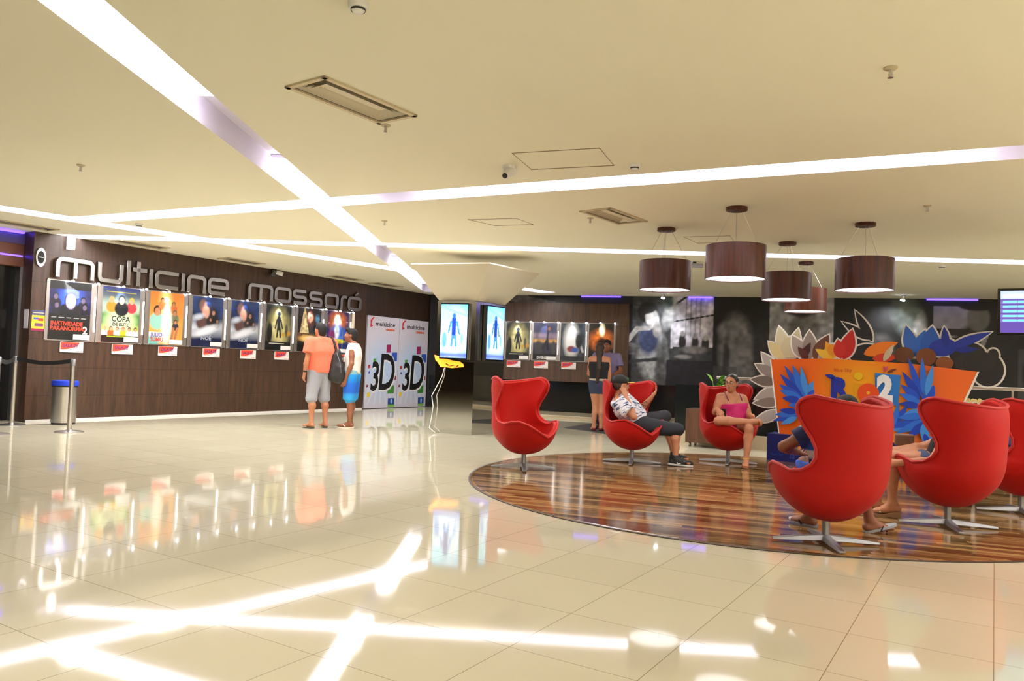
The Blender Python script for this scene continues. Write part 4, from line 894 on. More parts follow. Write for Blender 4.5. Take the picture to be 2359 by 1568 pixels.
b = MB(); b.add([(XB[3]+.02, .17, ZB), (XT[3]+.02, .17, ZT[3]), (XT[3]+.02, .40, ZT[3]), (XB[3]+.02, .40, ZB), (XB[3], .155, ZB), (XT[3], .155, ZT[3]), (XT[3], .40, ZT[3]), (XB[3], .40, ZB)],
          [(3, 2, 1, 0), (4, 5, 6, 7), (1, 5, 4, 0), (2, 6, 5, 1), (3, 7, 6, 2), (0, 4, 7, 3)], M_CARD); b.build('side_panel', None, sd)
# logo
YL = .028
b = MB(); BL = flat(34, 52, 168, .35)
text('logo_letter', 'R', .36, BL, sd, (.80, YL-.010, .905), .02, .022, sx=.92); b.prism(leaf(.86, 1.16, .14, .03, 165), YL-.02, YL, BL); b.build('logo_letter', None, sd)
b = MB(); b.prism([(1.075, .925), (1.165, .915), (1.165, 1.10), (1.08, 1.105)], YL-.014, YL, flat(236, 168, 20, .35)); b.prism(ell(1.135, 1.195, .052, .05), YL-.022, YL, flat(232, 190, 24, .35)); b.build('logo_letter', None, sd, bevel=.004)
b = MB(); b.prism(ell(1.255, .975, .128, .132, 0, 36), YL-.022, YL, flat(236, 84, 28, .35)); b.prism(ell(1.255, .985, .02, .02), YL-.024, YL-.02, flat(246, 180, 30)); b.build('logo_letter', None, sd, bevel=.004)
b = MB(); b.prism([(1.335, .865), (1.60, .835), (1.625, 1.225), (1.33, 1.245)], YL-.018, YL, flat(46, 128, 214, .35)); b.build('logo_tile', None, sd, bevel=.004)
text('logo_letter', '2', .43, flat(246, 246, 246, .35), sd, (1.365, YL-.036, .90), .02, .028, sx=.78)
text('small_print', 'Blue Sky', .065, flat(206, 80, 40), sd, (.83, YL-.004, 1.245), .002)
b = MB(); b.prism(leaf(1.43, 1.26, .09, .02, 60), YL-.012, YL-.004, flat(226, 90, 110)); b.prism(leaf(1.47, 1.25, .12, .018, 28), YL-.012, YL-.004, flat(120, 60, 40)); b.prism(leaf(1.45, 1.27, .07, .014, 110), YL-.012, YL-.004, flat(226, 90, 110)); b.build('foliage_sprig', None, sd)
def shape(px, py, kind, *a, off=0.0):
    cx_, cz_ = sp(px, py, off)
    k = .0052
    if kind == 'e': rx, rz = a[0]*k*1.0, a[1]*.0056; return lambda g: ell(cx_, cz_, rx+g, rz+g, a[2] if len(a) > 2 else 0, 28)
    L, W, ro = a[0]*.0055, a[1]*.0055, a[2]; c, s = math.cos(math.radians(ro)), math.sin(math.radians(ro))
    return lambda g: leaf(cx_-c*g, cz_-s*g, L+2.2*g, W+g, ro)
def cut(name, shapes, col, y, back=.022, th=.012):
    b = MB()
    for sh in shapes:
        if back: b.prism(sh(back), y, y+th, M_CARD)
    for i, sh in enumerate(shapes): b.prism(sh(0), y-.004-.0006*(i % 6), y-.0002, flat(*(col[i % len(col)] if isinstance(col, list) else col), .4))
    return b.build(name, None, sd)
O = .26
cut('cream_leaf_cutout', [shape(1812, 826, 'l', 84, 17, 104, off=O), shape(1822, 826, 'l', 78, 15, 78, off=O), shape(1806, 826, 'l', 58, 14, 132, off=O), shape(1822, 800, 'e', 26, 26, off=O)], [(212, 204, 170), (196, 186, 150), (220, 206, 150), (206, 196, 160)], .258)
cut('grey_leaf_cutout', [shape(1856, 826, 'l', 66, 16, 120, off=O), shape(1866, 828, 'l', 72, 17, 92, off=O), shape(1876, 828, 'l', 70, 16, 62, off=O), shape(1884, 828, 'l', 56, 13, 36, off=O)], [(172, 160, 152), (150, 136, 128), (110, 66, 52), (186, 178, 170)], .246)
cut('dark_red_leaf', [shape(1848, 826, 'l', 46, 9, 64, off=O), shape(1862, 828, 'l', 40, 9, 128, off=O)], [(70, 28, 28), (90, 44, 40)], .239, 0)
cut('yellow_flower', [shape(1918, 826, 'l', 46, 10, 70+40*k_, off=O) for k_ in range(3)]+[shape(1918, 806, 'e', 12, 14, off=O)], [(232, 184, 40), (236, 170, 40), (240, 196, 60), (226, 150, 36)], .243)
cut('red_leaf', [shape(1944, 828, 'l', 76, 17, 76, off=O), shape(1938, 826, 'l', 48, 14, 100, off=O)], [(196, 34, 28), (206, 40, 32)], .24)
cut('black_leaf', [shape(2002, 782, 'l', 74, 9, 145, off=O), shape(2010, 786, 'l', 84, 10, 118, off=O), shape(1998, 820, 'e', 40, 28, off=O)], (30, 30, 33), .25)
cut('orange_leaf', [shape(1990, 816, 'l', 80, 15, 22, off=O), shape(2010, 826, 'l', 56, 11, 6, off=O)], [(240, 130, 26), (214, 60, 34)], .236, 0)
cut('cream_leaf', [shape(2036, 832, 'l', 46, 7, 62, off=O)], (206, 198, 166), .231, 0)
cut('blue_cutout', [shape(2106, 822, 'l', 76, 15, 104, off=O), shape(2110, 822, 'l', 66, 15, 74, off=O), shape(2138, 822, 'l', 72, 20, 84, off=O), shape(2172, 800, 'e', 30, 20, 10, off=O), shape(2188, 800, 'l', 88, 10, 24, off=O), shape(2180, 800, 'l', 48, 8, 96, off=O), shape(2200, 806, 'l', 46, 7, 4, off=O)],
    [(52, 110, 206), (46, 110, 210), (40, 96, 196), (36, 60, 176), (38, 62, 180), (30, 52, 160), (32, 52, 160)], .26)
cut('brown_nut', [shape(2083, 817, 'e', 22, 18, off=O)], (104, 62, 34), .226, 0); cut('brown_nut', [shape(2134, 822, 'e', 22, 20, off=O)], (128, 72, 38), .222, 0); cut('brown_nut', [shape(2176, 836, 'e', 19, 14, off=O)], (146, 84, 44), .226, 0)
cut('dark_cutout', [shape(2228, 815, 'e', 38, 26, 0, off=O), shape(2276, 852, 'e', 32, 36, 0, off=O), shape(2288, 818, 'e', 11, 14, off=O), shape(2222, 842, 'e', 28, 22, off=O), shape(2256, 832, 'e', 34, 22, off=O)], [(40, 40, 43), (34, 34, 37), (40, 40, 43), (46, 46, 50), (42, 42, 45)], .262)
cut('curled_grey_cutout', [shape(1788, 858, 'l', 64, 13, 128, off=O), shape(1788, 866, 'l', 62, 13, 152, off=O), shape(1788, 880, 'l', 66, 13, 176, off=O), shape(1792, 896, 'l', 66, 13, 206, off=O), shape(1796, 925, 'l', 68, 12, 186, off=O), shape(1798, 948, 'l', 78, 12, 204, off=O)],
    [(184, 178, 172), (150, 140, 132), (120, 108, 100), (176, 168, 160), (140, 128, 120), (186, 182, 176)], .30)
def fan(name, px, py, spec, off, y):
    pal = [(36, 84, 206), (48, 116, 222), (30, 66, 186), (70, 150, 232)]
    b = MB()
    for i, (dx, dy, L, W, ro) in enumerate(spec): b.prism(shape(px+dx, py+dy, 'l', L, W, ro, off=off)(0), y-.012-.0012*(i % 7), y, flat(*pal[i % 4], .4))
    return b.build(name, None, sd)
fan('blue_leaf_fan', 1858, 918, [(-4, -2, 92, 8, 122), (-2, -4, 84, 9, 112), (-6, 0, 82, 9, 134), (2, -6, 74, 7, 102), (-8, 2, 66, 9, 148), (-10, 0, 56, 9, 160), (-12, 4, 44, 9, 175), (4, -2, 48, 12, 70), (2, 4, 44, 13, 40), (-6, 8, 36, 9, 196)], .1, .07)
fan('blue_leaf_fan', 1840, 956, [(0, 0, 62, 8, 196), (0, -4, 56, 8, 186), (0, -8, 46, 8, 178), (-2, 4, 44, 7, 208)], .1, .07)
fan('blue_leaf_fan', 2126, 925, [(-2, -10, 94, 7, 108), (4, -12, 88, 7, 94), (-6, -8, 70, 8, 122), (8, -14, 70, 7, 80), (-6, -4, 52, 8, 140), (-6, 2, 46, 8, 156), (-6, 10, 42, 8, 174), (-4, 20, 38, 8, 200), (4, 4, 46, 12, 66), (2, 12, 34, 13, 30)], .04, .02)
fan('blue_leaf_fan', 2136, 962, [(0, 0, 84, 9, 200), (0, 4, 72, 9, 210), (0, 8, 56, 9, 226), (0, 6, 50, 10, 262), (6, 2, 40, 10, 290), (-6, -6, 56, 8, 190), (-6, 36, 34, 6, 290), (0, 40, 36, 5, 315)], .04, .018)
fan('blue_leaf_fan', 2054, 986, [(0, 0, 66, 7, 60), (2, -2, 60, 6, 78), (-2, 0, 44, 7, 108), (0, 4, 30, 8, 30)], .0, .024)
fan('blue_leaf_fan', 1878, 1002, [(0, 0, 34, 3, 205), (-4, -4, 22, 3, 235), (0, 6, 30, 3, 160)], .08, .05)
# printed popcorn tub on a card stalk at the right end
b = MB(); tx, tz = sp(2245, 936, .1)
b.prism([(tx-.02, .37), (tx+.02, .37), (tx+.02, tz), (tx-.02, tz)], .21, .222, M_CARD); b.build('card_stalk', None, sd)
b = MB(); b.prism([(tx-.085, tz-.12), (tx+.075, tz-.12), (tx+.105, tz+.06), (tx-.115, tz+.06)], .19, .208, M_CARD)
for k in range(3): b.prism([(tx-.06+k*.052, tz-.11), (tx-.035+k*.052, tz-.11), (tx-.035+k*.062, tz+.04), (tx-.07+k*.062, tz+.04)], .186, .19, flat(170, 34, 34))
for k in range(9): b.prism(ell(tx-.09+k*.0235, tz+.07+.012*math.sin(k*2.3), .022, .018, 0, 10), .184, .208, flat(240, 216, 150))
b.build('popcorn_tub', None, sd)

# ------------------------------------------------------------------ hanging timetable screen at the right, floor mat
t = thing('timetable_screen', 'hanging screen with rows of cyan timetable text at the right edge', 'screen', (5.49, 8.7, 1.73), SROT)
MB().box((.44, .04, .245), (.90, .08, .53), M_BLACK).build('housing', None, t, bevel=.006)
c = Cv(.84, .47, 84, 94, (80, 60, 150), (90, 70, 160), 9); c.rect(0, .38, .84, .47, (180, 200, 250))
for k in range(5):
    z = .345-.052*k; c.rect(0, z-.02, .84, z+.02, (120, 110, 190), .7)
    for (xa, xb) in ((.03, .05), (.06, .15), (.17, .36), (.40, .55), (.60, .80)): c.rect(xa, z-.011, xb, z+.011, (120, 250, 250))
c.rect(.03, .40, .2, .43, (240, 246, 255)); c.build('picture', M_SCREEN, t, .02, -.002, .01)
MB().tube([(.44, .09, .3), (.44, .09, H-1.73)], .022, M_DSTEEL, 12).build('ceiling_pole', None, t); MB().box((.44, .09, .28), (.2, .03, .2), M_DSTEEL).build('bracket', None, t)
tag(MB().zprism([(1.06, 15.05), (1.7, 16.4), (3.5, 15.4), (2.25, 13.2)], 0, .006, mat('dark_mat', rgb(58, 56, 58), .8)).build('floor_mat'), 'dark grey mat on the tiles under the couple', 'mat')
# ------------------------------------------------------------------ people: one smooth-blended surface per body, meshed with surface nets
def A3(*p): return np.array(p, float)
def lerp(a, b, t): return A3(*a)*(1-t)+A3(*b)*t
def unit(v): v = np.array(v, float); return v/(np.linalg.norm(v)+1e-9)
class Sdf:
    def __init__(s): s.p = []
    def cap(s, a, b, ra, rb, tag='', k=.02, clip=None): s.p.append(('c', A3(*a), A3(*b), ra, rb, tag, k, clip)); return s
    def ell(s, c, ax, r, tag='', k=.02): s.p.append(('e', A3(*c), np.array(ax, float), np.array(r, float), tag, k, None)); return s
    def mesh(s, h, prims=None, infl=0.0, clips=(), kscale=1.0):
        P = prims or s.p; lo = np.full(3, 1e9); hi = -lo
        for q in P:
            m = (max(q[3], q[4]) if q[0] == 'c' else max(q[3]))+infl+.03
            for c in ([q[1], q[2]] if q[0] == 'c' else [q[1]]): lo = np.minimum(lo, c-m); hi = np.maximum(hi, c+m)
        n = np.ceil((hi-lo)/h).astype(int)+1; D = np.full(n, .05, np.float32); ax = [lo[i]+h*np.arange(n[i]) for i in range(3)]
        for q in P:
            k = q[6 if q[0] == 'c' else 5]*kscale; m = (max(q[3], q[4]) if q[0] == 'c' else max(q[3]))+infl+.05
            pts = [q[1], q[2]] if q[0] == 'c' else [q[1]]
            a0 = np.maximum(0, np.floor((np.min(pts, 0)-m-lo)/h).astype(int)); a1 = np.minimum(n, np.ceil((np.max(pts, 0)+m-lo)/h).astype(int)+1)
            sl = tuple(slice(a0[i], a1[i]) for i in range(3)); X = np.stack(np.meshgrid(*[ax[i][sl[i]] for i in range(3)], indexing='ij'), -1)
            if q[0] == 'c':
                d = q[2]-q[1]; t = np.clip(((X-q[1]) @ d)/(d @ d+1e-9), 0, 1); dist = np.linalg.norm(X-q[1]-t[..., None]*d, axis=-1)-(q[3]+(q[4]-q[3])*t)
            else:
                L = ((X-q[1]) @ q[2].T)/q[3]; r = np.linalg.norm(L, axis=-1); g = np.linalg.norm(L/q[3], axis=-1)+1e-6; dist = r*(r-1)/g
            dist = dist-infl
            if q[0] == 'c' and q[7] is not None: dist = np.maximum(dist, (X-q[7][0]) @ q[7][1])
            E_ = D[sl]; w = np.clip(.5+.5*(E_-dist)/k, 0, 1); D[sl] = E_*(1-w)+dist*w-k*w*(1-w)
        if clips:
            X = np.stack(np.meshgrid(*ax, indexing='ij'), -1)
            for (c, nn) in clips: D = np.maximum(D, (X-A3(*c)) @ A3(*nn))
        return nets(D, lo, h)
def nets(D, lo, h):
    sgn = D < 0; nx, ny, nz = D.shape; c = np.zeros((nx-1, ny-1, nz-1), np.int32); pos = np.zeros((nx-1, ny-1, nz-1, 3)); cnt = np.zeros((nx-1, ny-1, nz-1))
    cor = [(i, j, k) for i in (0, 1) for j in (0, 1) for k in (0, 1)]
    g = lambda a, o: a[o[0]:nx-1+o[0], o[1]:ny-1+o[1], o[2]:nz-1+o[2]]
    for a in cor:
        for ax in range(3):
            if a[ax] == 0:
                b = list(a); b[ax] = 1; da, db = g(D, a), g(D, b); x = (da < 0) != (db < 0); t = np.where(x, da/(da-db+1e-12), 0)
                for q in range(3): pos[..., q] += np.where(x, a[q]+(t if q == ax else 0), 0)
                cnt += x
    act = cnt > 0; idx = np.full(act.shape, -1, np.int64); idx[act] = np.arange(act.sum()); ijk = np.argwhere(act)
    V_ = (ijk+pos[act]/cnt[act][:, None])*h+lo; F = []
    for ax in range(3):
        u, v = (ax+1) % 3, (ax+2) % 3; s0 = [slice(None)]*3; s1 = [slice(None)]*3; s0[ax] = slice(0, -1); s1[ax] = slice(1, None)
        cr = sgn[tuple(s0)] != sgn[tuple(s1)]; e = np.argwhere(cr); ok = (e[:, u] > 0) & (e[:, v] > 0)
        for q in (u, v): ok &= e[:, q] < D.shape[q]-1
        e = e[ok]; fl_ = sgn[tuple(e.T)]
        def I(du, dv): f = e.copy(); f[:, u] += du; f[:, v] += dv; return idx[tuple(f.T)]
        qd = np.stack([I(-1, -1), I(0, -1), I(0, 0), I(-1, 0)], 1); qd[~fl_] = qd[~fl_][:, ::-1]; F.append(qd)
    return V_, np.concatenate(F)
def meshobj(name, VF, m, parent, relax=1):
    V_, F = VF
    for _ in range(relax):
        acc = np.zeros_like(V_); n_ = np.zeros(len(V_))
        for a in range(4):
            for b in (1, 3): np.add.at(acc, F[:, a], V_[F[:, (a+b) % 4]]); np.add.at(n_, F[:, a], 1)
        V_ = V_*.5+acc/np.maximum(n_, 1)[:, None]*.5
    me = bpy.data.meshes.new(name); me.vertices.add(len(V_)); me.vertices.foreach_set('co', V_.ravel()); me.loops.add(F.size); me.loops.foreach_set('vertex_index', F.ravel().astype(np.int32))
    me.polygons.add(len(F)); me.polygons.foreach_set('loop_start', np.arange(0, F.size, 4, dtype=np.int32)); me.update(calc_edges=True)
    me.polygons.foreach_set('use_smooth', [True]*len(F)); me.materials.append(m); return obj(name, me, parent)
def skin(name, c):
    m = mat(name, rgb(*c), .5); b = m.node_tree.nodes['Principled BSDF']; b.inputs['Subsurface Weight'].default_value = .08; b.inputs['Subsurface Radius'].default_value = (.02, .008, .004); return m

class Person:
    """joints in metres relative to the figure's base: x to the right of the photo, y away from the viewer, z up"""
    def __init__(s, name_label, loc, J, face, up=(0, 0, 1), skin_m=None, fat=1.0, h=.007, headk=1.0, cat='person', hands=None, rz=0.0, bust=0.0, toes=None):
        s.t = thing('person', name_label, cat, loc, rz); s.J = {k: A3(*v) for k, v in J.items()}; s.skin = skin_m; s.h = h; s.S = Sdf(); J = s.J; S_ = s.S
        f = unit(face); r = unit(np.cross(f, up)); u = np.cross(r, f); s.f, s.r, s.u = f, r, u; C = J['head']; k = headk; s.k = k
        hc = (J['hipL']+J['hipR'])/2; sc = (J['shL']+J['shR'])/2; s.axis = unit(sc-hc); side = unit(J['shL']-J['shR']); s.side = side; s.fwd = unit(np.cross(side, s.axis)); s.hc, s.sc = hc, sc
        # torso
        hw = np.linalg.norm(J['hipL']-J['hipR'])/2; sw = np.linalg.norm(J['shL']-J['shR'])/2; hs = unit(J['hipL']-J['hipR']); prof = [(0.0, .62, .105*fat), (.22, .62, .098*fat), (.45, .58, .096*fat), (.72, .62, .105*fat), (.9, .66, .082)]
        L_ = lambda t, w: (lerp(hc, sc, t)+unit(lerp(hs, side, t))*(hw*.95*(1-t)+sw*t)*w); R_ = lambda t, w: (lerp(hc, sc, t)-unit(lerp(hs, side, t))*(hw*.95*(1-t)+sw*t)*w)
        for i in range(len(prof)-1):
            (t0, w0, r0), (t1, w1, r1) = prof[i], prof[i+1]
            for F_ in (L_, R_): S_.cap(F_(t0, w0), F_(t1, w1), r0, r1, 'torso', .04)
            S_.cap(lerp(hc, sc, t0), lerp(hc, sc, t1), r0*1.0, r1*1.0, 'torso', .04)
        if fat > 1.05: S_.cap(lerp(hc, sc, .25)+s.fwd*.05*fat, lerp(hc, sc, .5)+s.fwd*.05*fat, .10*fat, .09*fat, 'torso', .05)
        if bust: 
            for sg in (1, -1): S_.ell(lerp(hc, sc, .74)+side*sg*.075+s.fwd*.085, np.eye(3), (.065*bust, .065*bust, .06*bust), 'torso', .03)
        nb = sc+s.axis*.045; s.nb = nb
        for sg, q in (('L', 1), ('R', -1)):
            S_.cap(nb, J['sh'+sg]-side*q*.01, .05, .05, 'torso', .04)
            S_.cap(J['sh'+sg], lerp(J['sh'+sg], J['el'+sg], .5), .054*fat**.5, .048*fat**.5, 'upper'+sg, .025); S_.cap(lerp(J['sh'+sg], J['el'+sg], .5), J['el'+sg], .048*fat**.5, .038, 'upper'+sg, .02)
            S_.cap(J['el'+sg], lerp(J['el'+sg], J['wr'+sg], .3), .037, .040*fat**.4, 'fore'+sg, .02); S_.cap(lerp(J['el'+sg], J['wr'+sg], .3), J['wr'+sg], .040*fat**.4, .026, 'fore'+sg, .02)
            S_.cap(J['hip'+sg], lerp(J['hip'+sg], J['kn'+sg], .5), .092*fat, .076*fat**.7, 'thigh'+sg, .04); S_.cap(lerp(J['hip'+sg], J['kn'+sg], .5), J['kn'+sg], .076*fat**.7, .054, 'thigh'+sg, .02)
            kn, an = J['kn'+sg], J['an'+sg]; sd_ = unit(an-kn); bk = unit(np.cross(unit(J['to'+sg]-an), sd_)); bk = unit(-(unit(J['to'+sg]-an)-sd_*np.dot(unit(J['to'+sg]-an), sd_)))
            S_.cap(kn, lerp(kn, an, .3)+bk*.018, .052, .055*fat**.6, 'calf'+sg, .02); S_.cap(lerp(kn, an, .3)+bk*.018, lerp(kn, an, .62), .055*fat**.6, .041, 'calf'+sg, .02); S_.cap(lerp(kn, an, .62), an, .041, .034, 'calf'+sg, .02)
            to = J['to'+sg]; fd = unit(to-an-sd_*np.dot(to-an, sd_)); heel = an+sd_*.045-fd*.035; sdv = unit(np.cross(fd, sd_))
            S_.cap(heel, lerp(heel, to, .55), .032, .030, 'foot'+sg, .02); S_.cap(an, lerp(heel, to, .6), .034, .024, 'foot'+sg, .025)
            for q_ in (-1, 0, 1): S_.cap(lerp(heel, to, .5)+sdv*q_*.014, to+sdv*q_*.022-fd*.01*abs(q_), .024, .016, 'foot'+sg, .015)
            s.J['heel'+sg] = heel; s.J['fd'+sg] = fd; s.J['sd'+sg] = sd_
            hd = (hands or {}).get(sg, {}); d = unit(hd.get('d', J['wr'+sg]-J['el'+sg])); nrm = unit(np.cross(d, hd.get('t', s.fwd)))*(1 if sg == 'L' else -1) if 'n' not in hd else unit(hd['n'])
            th = unit(np.cross(nrm, d))*hd.get('ts', 1); s.hand(J['wr'+sg], d, nrm, th, hd.get('curl', .5), sg)
        # neck and head
        S_.cap(nb-s.axis*.02, C-u*.06*k-f*.012*k, .054, .05, 'neck', .03)
        Rm = np.array([r, f, u]); e = lambda a, b_, c_: C+r*a*k+f*b_*k+u*c_*k
        S_.ell(e(0, -.012, .028), Rm, (.076*k, .094*k, .088*k), 'head', .02); S_.ell(e(0, .028, -.035), Rm, (.060*k, .066*k, .078*k), 'head', .03)
        S_.cap(e(0, .062, -.092), e(0, .060, -.080), .024*k, .03*k, 'head', .025); S_.cap(e(0, .090, .006), e(0, .108, -.026), .009*k, .0135*k, 'head', .012)
        S_.cap(e(-.022, .088, .012), e(.022, .088, .012), .012*k, .012*k, 'head', .016); S_.cap(e(-.016, .086, -.056), e(.016, .086, -.056), .0095*k, .0095*k, 'head', .012)
        for q in (-1, 1):
            S_.ell(e(q*.074, -.012, -.012), Rm, (.012*k, .020*k, .032*k), 'head', .01); S_.ell(e(q*.042, .055, -.03), Rm, (.022*k, .022*k, .022*k), 'head', .02)
        s.e = e; s.Rm = Rm
        s.body = meshobj('body', S_.mesh(h), skin_m, s.t)
    def hand(s, W, d, n_, th, curl, sg):
        S_ = s.S
        for q in (-1, 0, 1): S_.cap(W+th*q*.010, W+d*.085+th*q*.026, .017, .0145, 'hand'+sg, .012)
        for i, L in enumerate((.070, .078, .072, .056)):
            o = .031-.0205*i; b = W+d*.088+th*o; c1 = curl*.9; d1 = unit(d*math.cos(c1)+n_*math.sin(c1)); c2 = curl*2.0; d2 = unit(d*math.cos(c2)+n_*math.sin(c2))
            S_.cap(b, b+d1*L*.5, .0095, .0085, 'hand'+sg, .005); S_.cap(b+d1*L*.5, b+d1*L*.5+d2*L*.5, .0085, .0075, 'hand'+sg, .004)
        b = W+d*.025+th*.024; d1 = unit(d*.62+th*.72+n_*.25); d2 = unit(d*.9+th*.3+n_*.35*curl*2); S_.cap(b, b+d1*.038, .013, .0105, 'hand'+sg, .01); S_.cap(b+d1*.038, b+d1*.038+d2*.03, .0105, .0085, 'hand'+sg, .004)
    def wear(s, name, m, tags, infl, clips=(), sleeve=None, legs=None, h=None, extra=(), pad=0.0):
        """clothing grown from the body's own volumes; sleeve/legs = fraction of the limb covered"""
        P = []
        for q in s.S.p:
            tg = q[5] if q[0] == 'c' else q[4]
            if any(tg.startswith(x) for x in tags): P.append(q)
        for sg in 'LR':
            if sleeve: a, b = s.J['sh'+sg], s.J['el'+sg]; e_ = lerp(a, b, sleeve); P.append(('c', a, e_, .062+pad, .060+pad, 'x', .02, (e_, unit(b-a))))
            if legs:
                a, b = s.J['hip'+sg], s.J['kn'+sg]; c = s.J['an'+sg]; fr = min(legs, 1.0); e_ = lerp(a, b, fr); P.append(('c', a, e_, .098+pad, .076+pad, 'x', .03, (e_, unit(b-a)) if legs <= 1 else None))
                if legs > 1: e2 = lerp(b, c, legs-1); P.append(('c', b, e2, .076+pad, .070+pad, 'x', .03, (e2, unit(c-b))))
        P += list(extra)
        return meshobj(name, s.S.mesh(h or s.h, P, infl, clips), m, s.t)
    def blob(s, name, m, prims, h=None, clips=(), parent=None, relax=1):
        q = Sdf()
        for p in prims:
            if p[0] == 'c': q.cap(*p[1:])
            else: q.ell(*p[1:])
        return meshobj(name, q.mesh(h or s.h, None, 0, clips), m, parent or s.t, relax)
    def face_parts(s, glasses=False, lips=(150, 80, 70)):
        e = s.e; k = s.k
        for q in (-1, 1):
            o = MB(); c = e(q*.031, .080, .002)
            vs = []; fs = []
            for i in range(7):
                for j in range(10):
                    a, b = PI*i/6, 2*PI*j/10; vs.append(c+k*.0125*(s.u*math.cos(a)+math.sin(a)*(s.r*math.cos(b)+s.f*math.sin(b))))
            for i in range(6):
                for j in range(10): fs.append((i*10+j, i*10+(j+1) % 10, i*10+10+(j+1) % 10, i*10+10+j))
            o.add(vs, fs, mat('eye_white', (.7, .68, .65), .2)); eye = o.build('eye', None, s.t, True)
            p = e(q*.031, .0905, .002); MB().tube([p, p+s.f*.003], .0055*k, M_BLACK, 10).build('iris', None, eye)
            MB().tube([e(q*.016, .098, .022), e(q*.032, .096, .028), e(q*.048, .082, .022)], [.003, .004, .0025], flat(30, 22, 18), 6).build('eyebrow', None, s.t)
        MB().tube([e(-.022, .088, -.058), e(-.01, .0965, -.055), e(.01, .0965, -.055), e(.022, .088, -.058)], [.003, .0055, .0055, .003], flat(*lips), 8).build('lips', None, s.t, True)
        if glasses:
            b = MB()
            for q in (-1, 1):
                b.tube([e(q*.033+.024*math.cos(t), .106, .002+.017*math.sin(t)) for t in [2*PI*i/16 for i in range(16)]], .0015, M_BLACKM, 5, closed=True); b.tube([e(q*.057, .104, .006), e(q*.078, -.01, .004)], .0015, M_BLACKM, 5)
            b.tube([e(-.009, .106, .004), e(.009, .106, .004)], .0015, M_BLACKM, 5); b.build('glasses', None, s.t)
    def flipflop(s, sole, strap, drop=.028):
        for sg in 'LR':
            to, heel, fd, dn = s.J['to'+sg], s.J['heel'+sg], s.J['fd'+sg], s.J['sd'+sg]; sd_ = unit(np.cross(fd, dn)); a = heel-fd*.035; L = np.linalg.norm(to-heel)+.07; vs = []; n_ = 20
            out = []
            for i in range(n_):
                t = 2*PI*i/n_; x = .5-.5*math.cos(t); w = .047*math.sin(t)*(.8+.25*x); out.append(a+fd*L*x+sd_*w)
            lo = [p+dn*(drop+.018) for p in out]; hi = [p+dn*drop for p in out]
            fl_ = MB().add(lo+hi, [tuple(range(n_-1, -1, -1)), tuple(range(n_, 2*n_))]+[(i, (i+1) % n_, (i+1) % n_+n_, i+n_) for i in range(n_)], sole).build('flip_flop', None, s.t)
            b = MB(); tip = to-fd*.045+dn*.02; mid = to-fd*.06-dn*.022
            for q in (-1, 1): b.tube([lerp(heel, to, .42)+sd_*q*.042+dn*.02, lerp(heel, to, .55)+sd_*q*.036-dn*.012, mid, tip], .0065, strap, 7)
            b.build('strap', None, fl_)
    def shoe(s, m, msole, swoosh=None):
        for sg in 'LR':
            to, heel, fd, dn, an = s.J['to'+sg], s.J['heel'+sg], s.J['fd'+sg], s.J['sd'+sg], s.J['an'+sg]; sd_ = unit(np.cross(fd, dn))
            P = [('c', heel, lerp(heel, to, .6), .043, .042, '', .02), ('c', an+dn*.005, lerp(heel, to, .55)-dn*.005, .047, .036, '', .02), ('c', lerp(heel, to, .6), to+fd*.005, .042, .032, '', .02), ('c', an+dn*.03, an-dn*.015, .045, .044, '', .01)]
            sh = s.blob('shoe', m, P, None, [(heel+dn*.028, dn)])
            q = [('c', heel-fd*.012+dn*.026, lerp(heel, to, .6)+dn*.026, .040, .042, '', .02), ('c', lerp(heel, to, .6)+dn*.026, to+fd*.005+dn*.026, .042, .034, '', .02)]
            s.blob('sole', msole, q, None, [(heel+dn*.046, dn), (heel+dn*.02, -dn)], sh)
            if swoosh:
                for w in (-1, 1):
                    c = lerp(heel, to, .45)+sd_*w*.043; b = MB(); b.tube([c-fd*.045-dn*.012+dn*.006, c-fd*.03+dn*.016, c-fd*.005+dn*.012, c+fd*.05-dn*.02], [.002, .006, .005, .001], swoosh, 8); b.build('logo', None, sh)

def stand(Ht, yaw_face, fat=1.0, sw=.19, spread=.10):
    """relaxed standing joints; yaw = heading in the x-y plane (degrees, 0 = +x, 90 = away)"""
    k = Ht/1.75; c, s_ = math.cos(math.radians(yaw_face)), math.sin(math.radians(yaw_face)); 
    def P(fx, ly, z): return (k*(fx*c-ly*s_), k*(fx*s_+ly*c), k*z)
    return {'hipL': P(0, .09, .93), 'hipR': P(0, -.09, .93), 'shL': P(-.01, sw, 1.42), 'shR': P(-.01, -sw, 1.42), 'head': P(.03, 0, 1.63), 'elL': P(-.03, sw+.06*fat, 1.13), 'elR': P(-.03, -sw-.06*fat, 1.13),
            'wrL': P(.05, sw+.05*fat, .89), 'wrR': P(.05, -sw-.05*fat, .89), 'knL': P(.015, spread, .49), 'knR': P(.015, -spread, .49), 'anL': P(-.03, spread+.01, .095), 'anR': P(-.03, -spread-.01, .095), 'toL': P(.145, spread+.04, .042), 'toR': P(.145, -spread-.04, .042)}, P
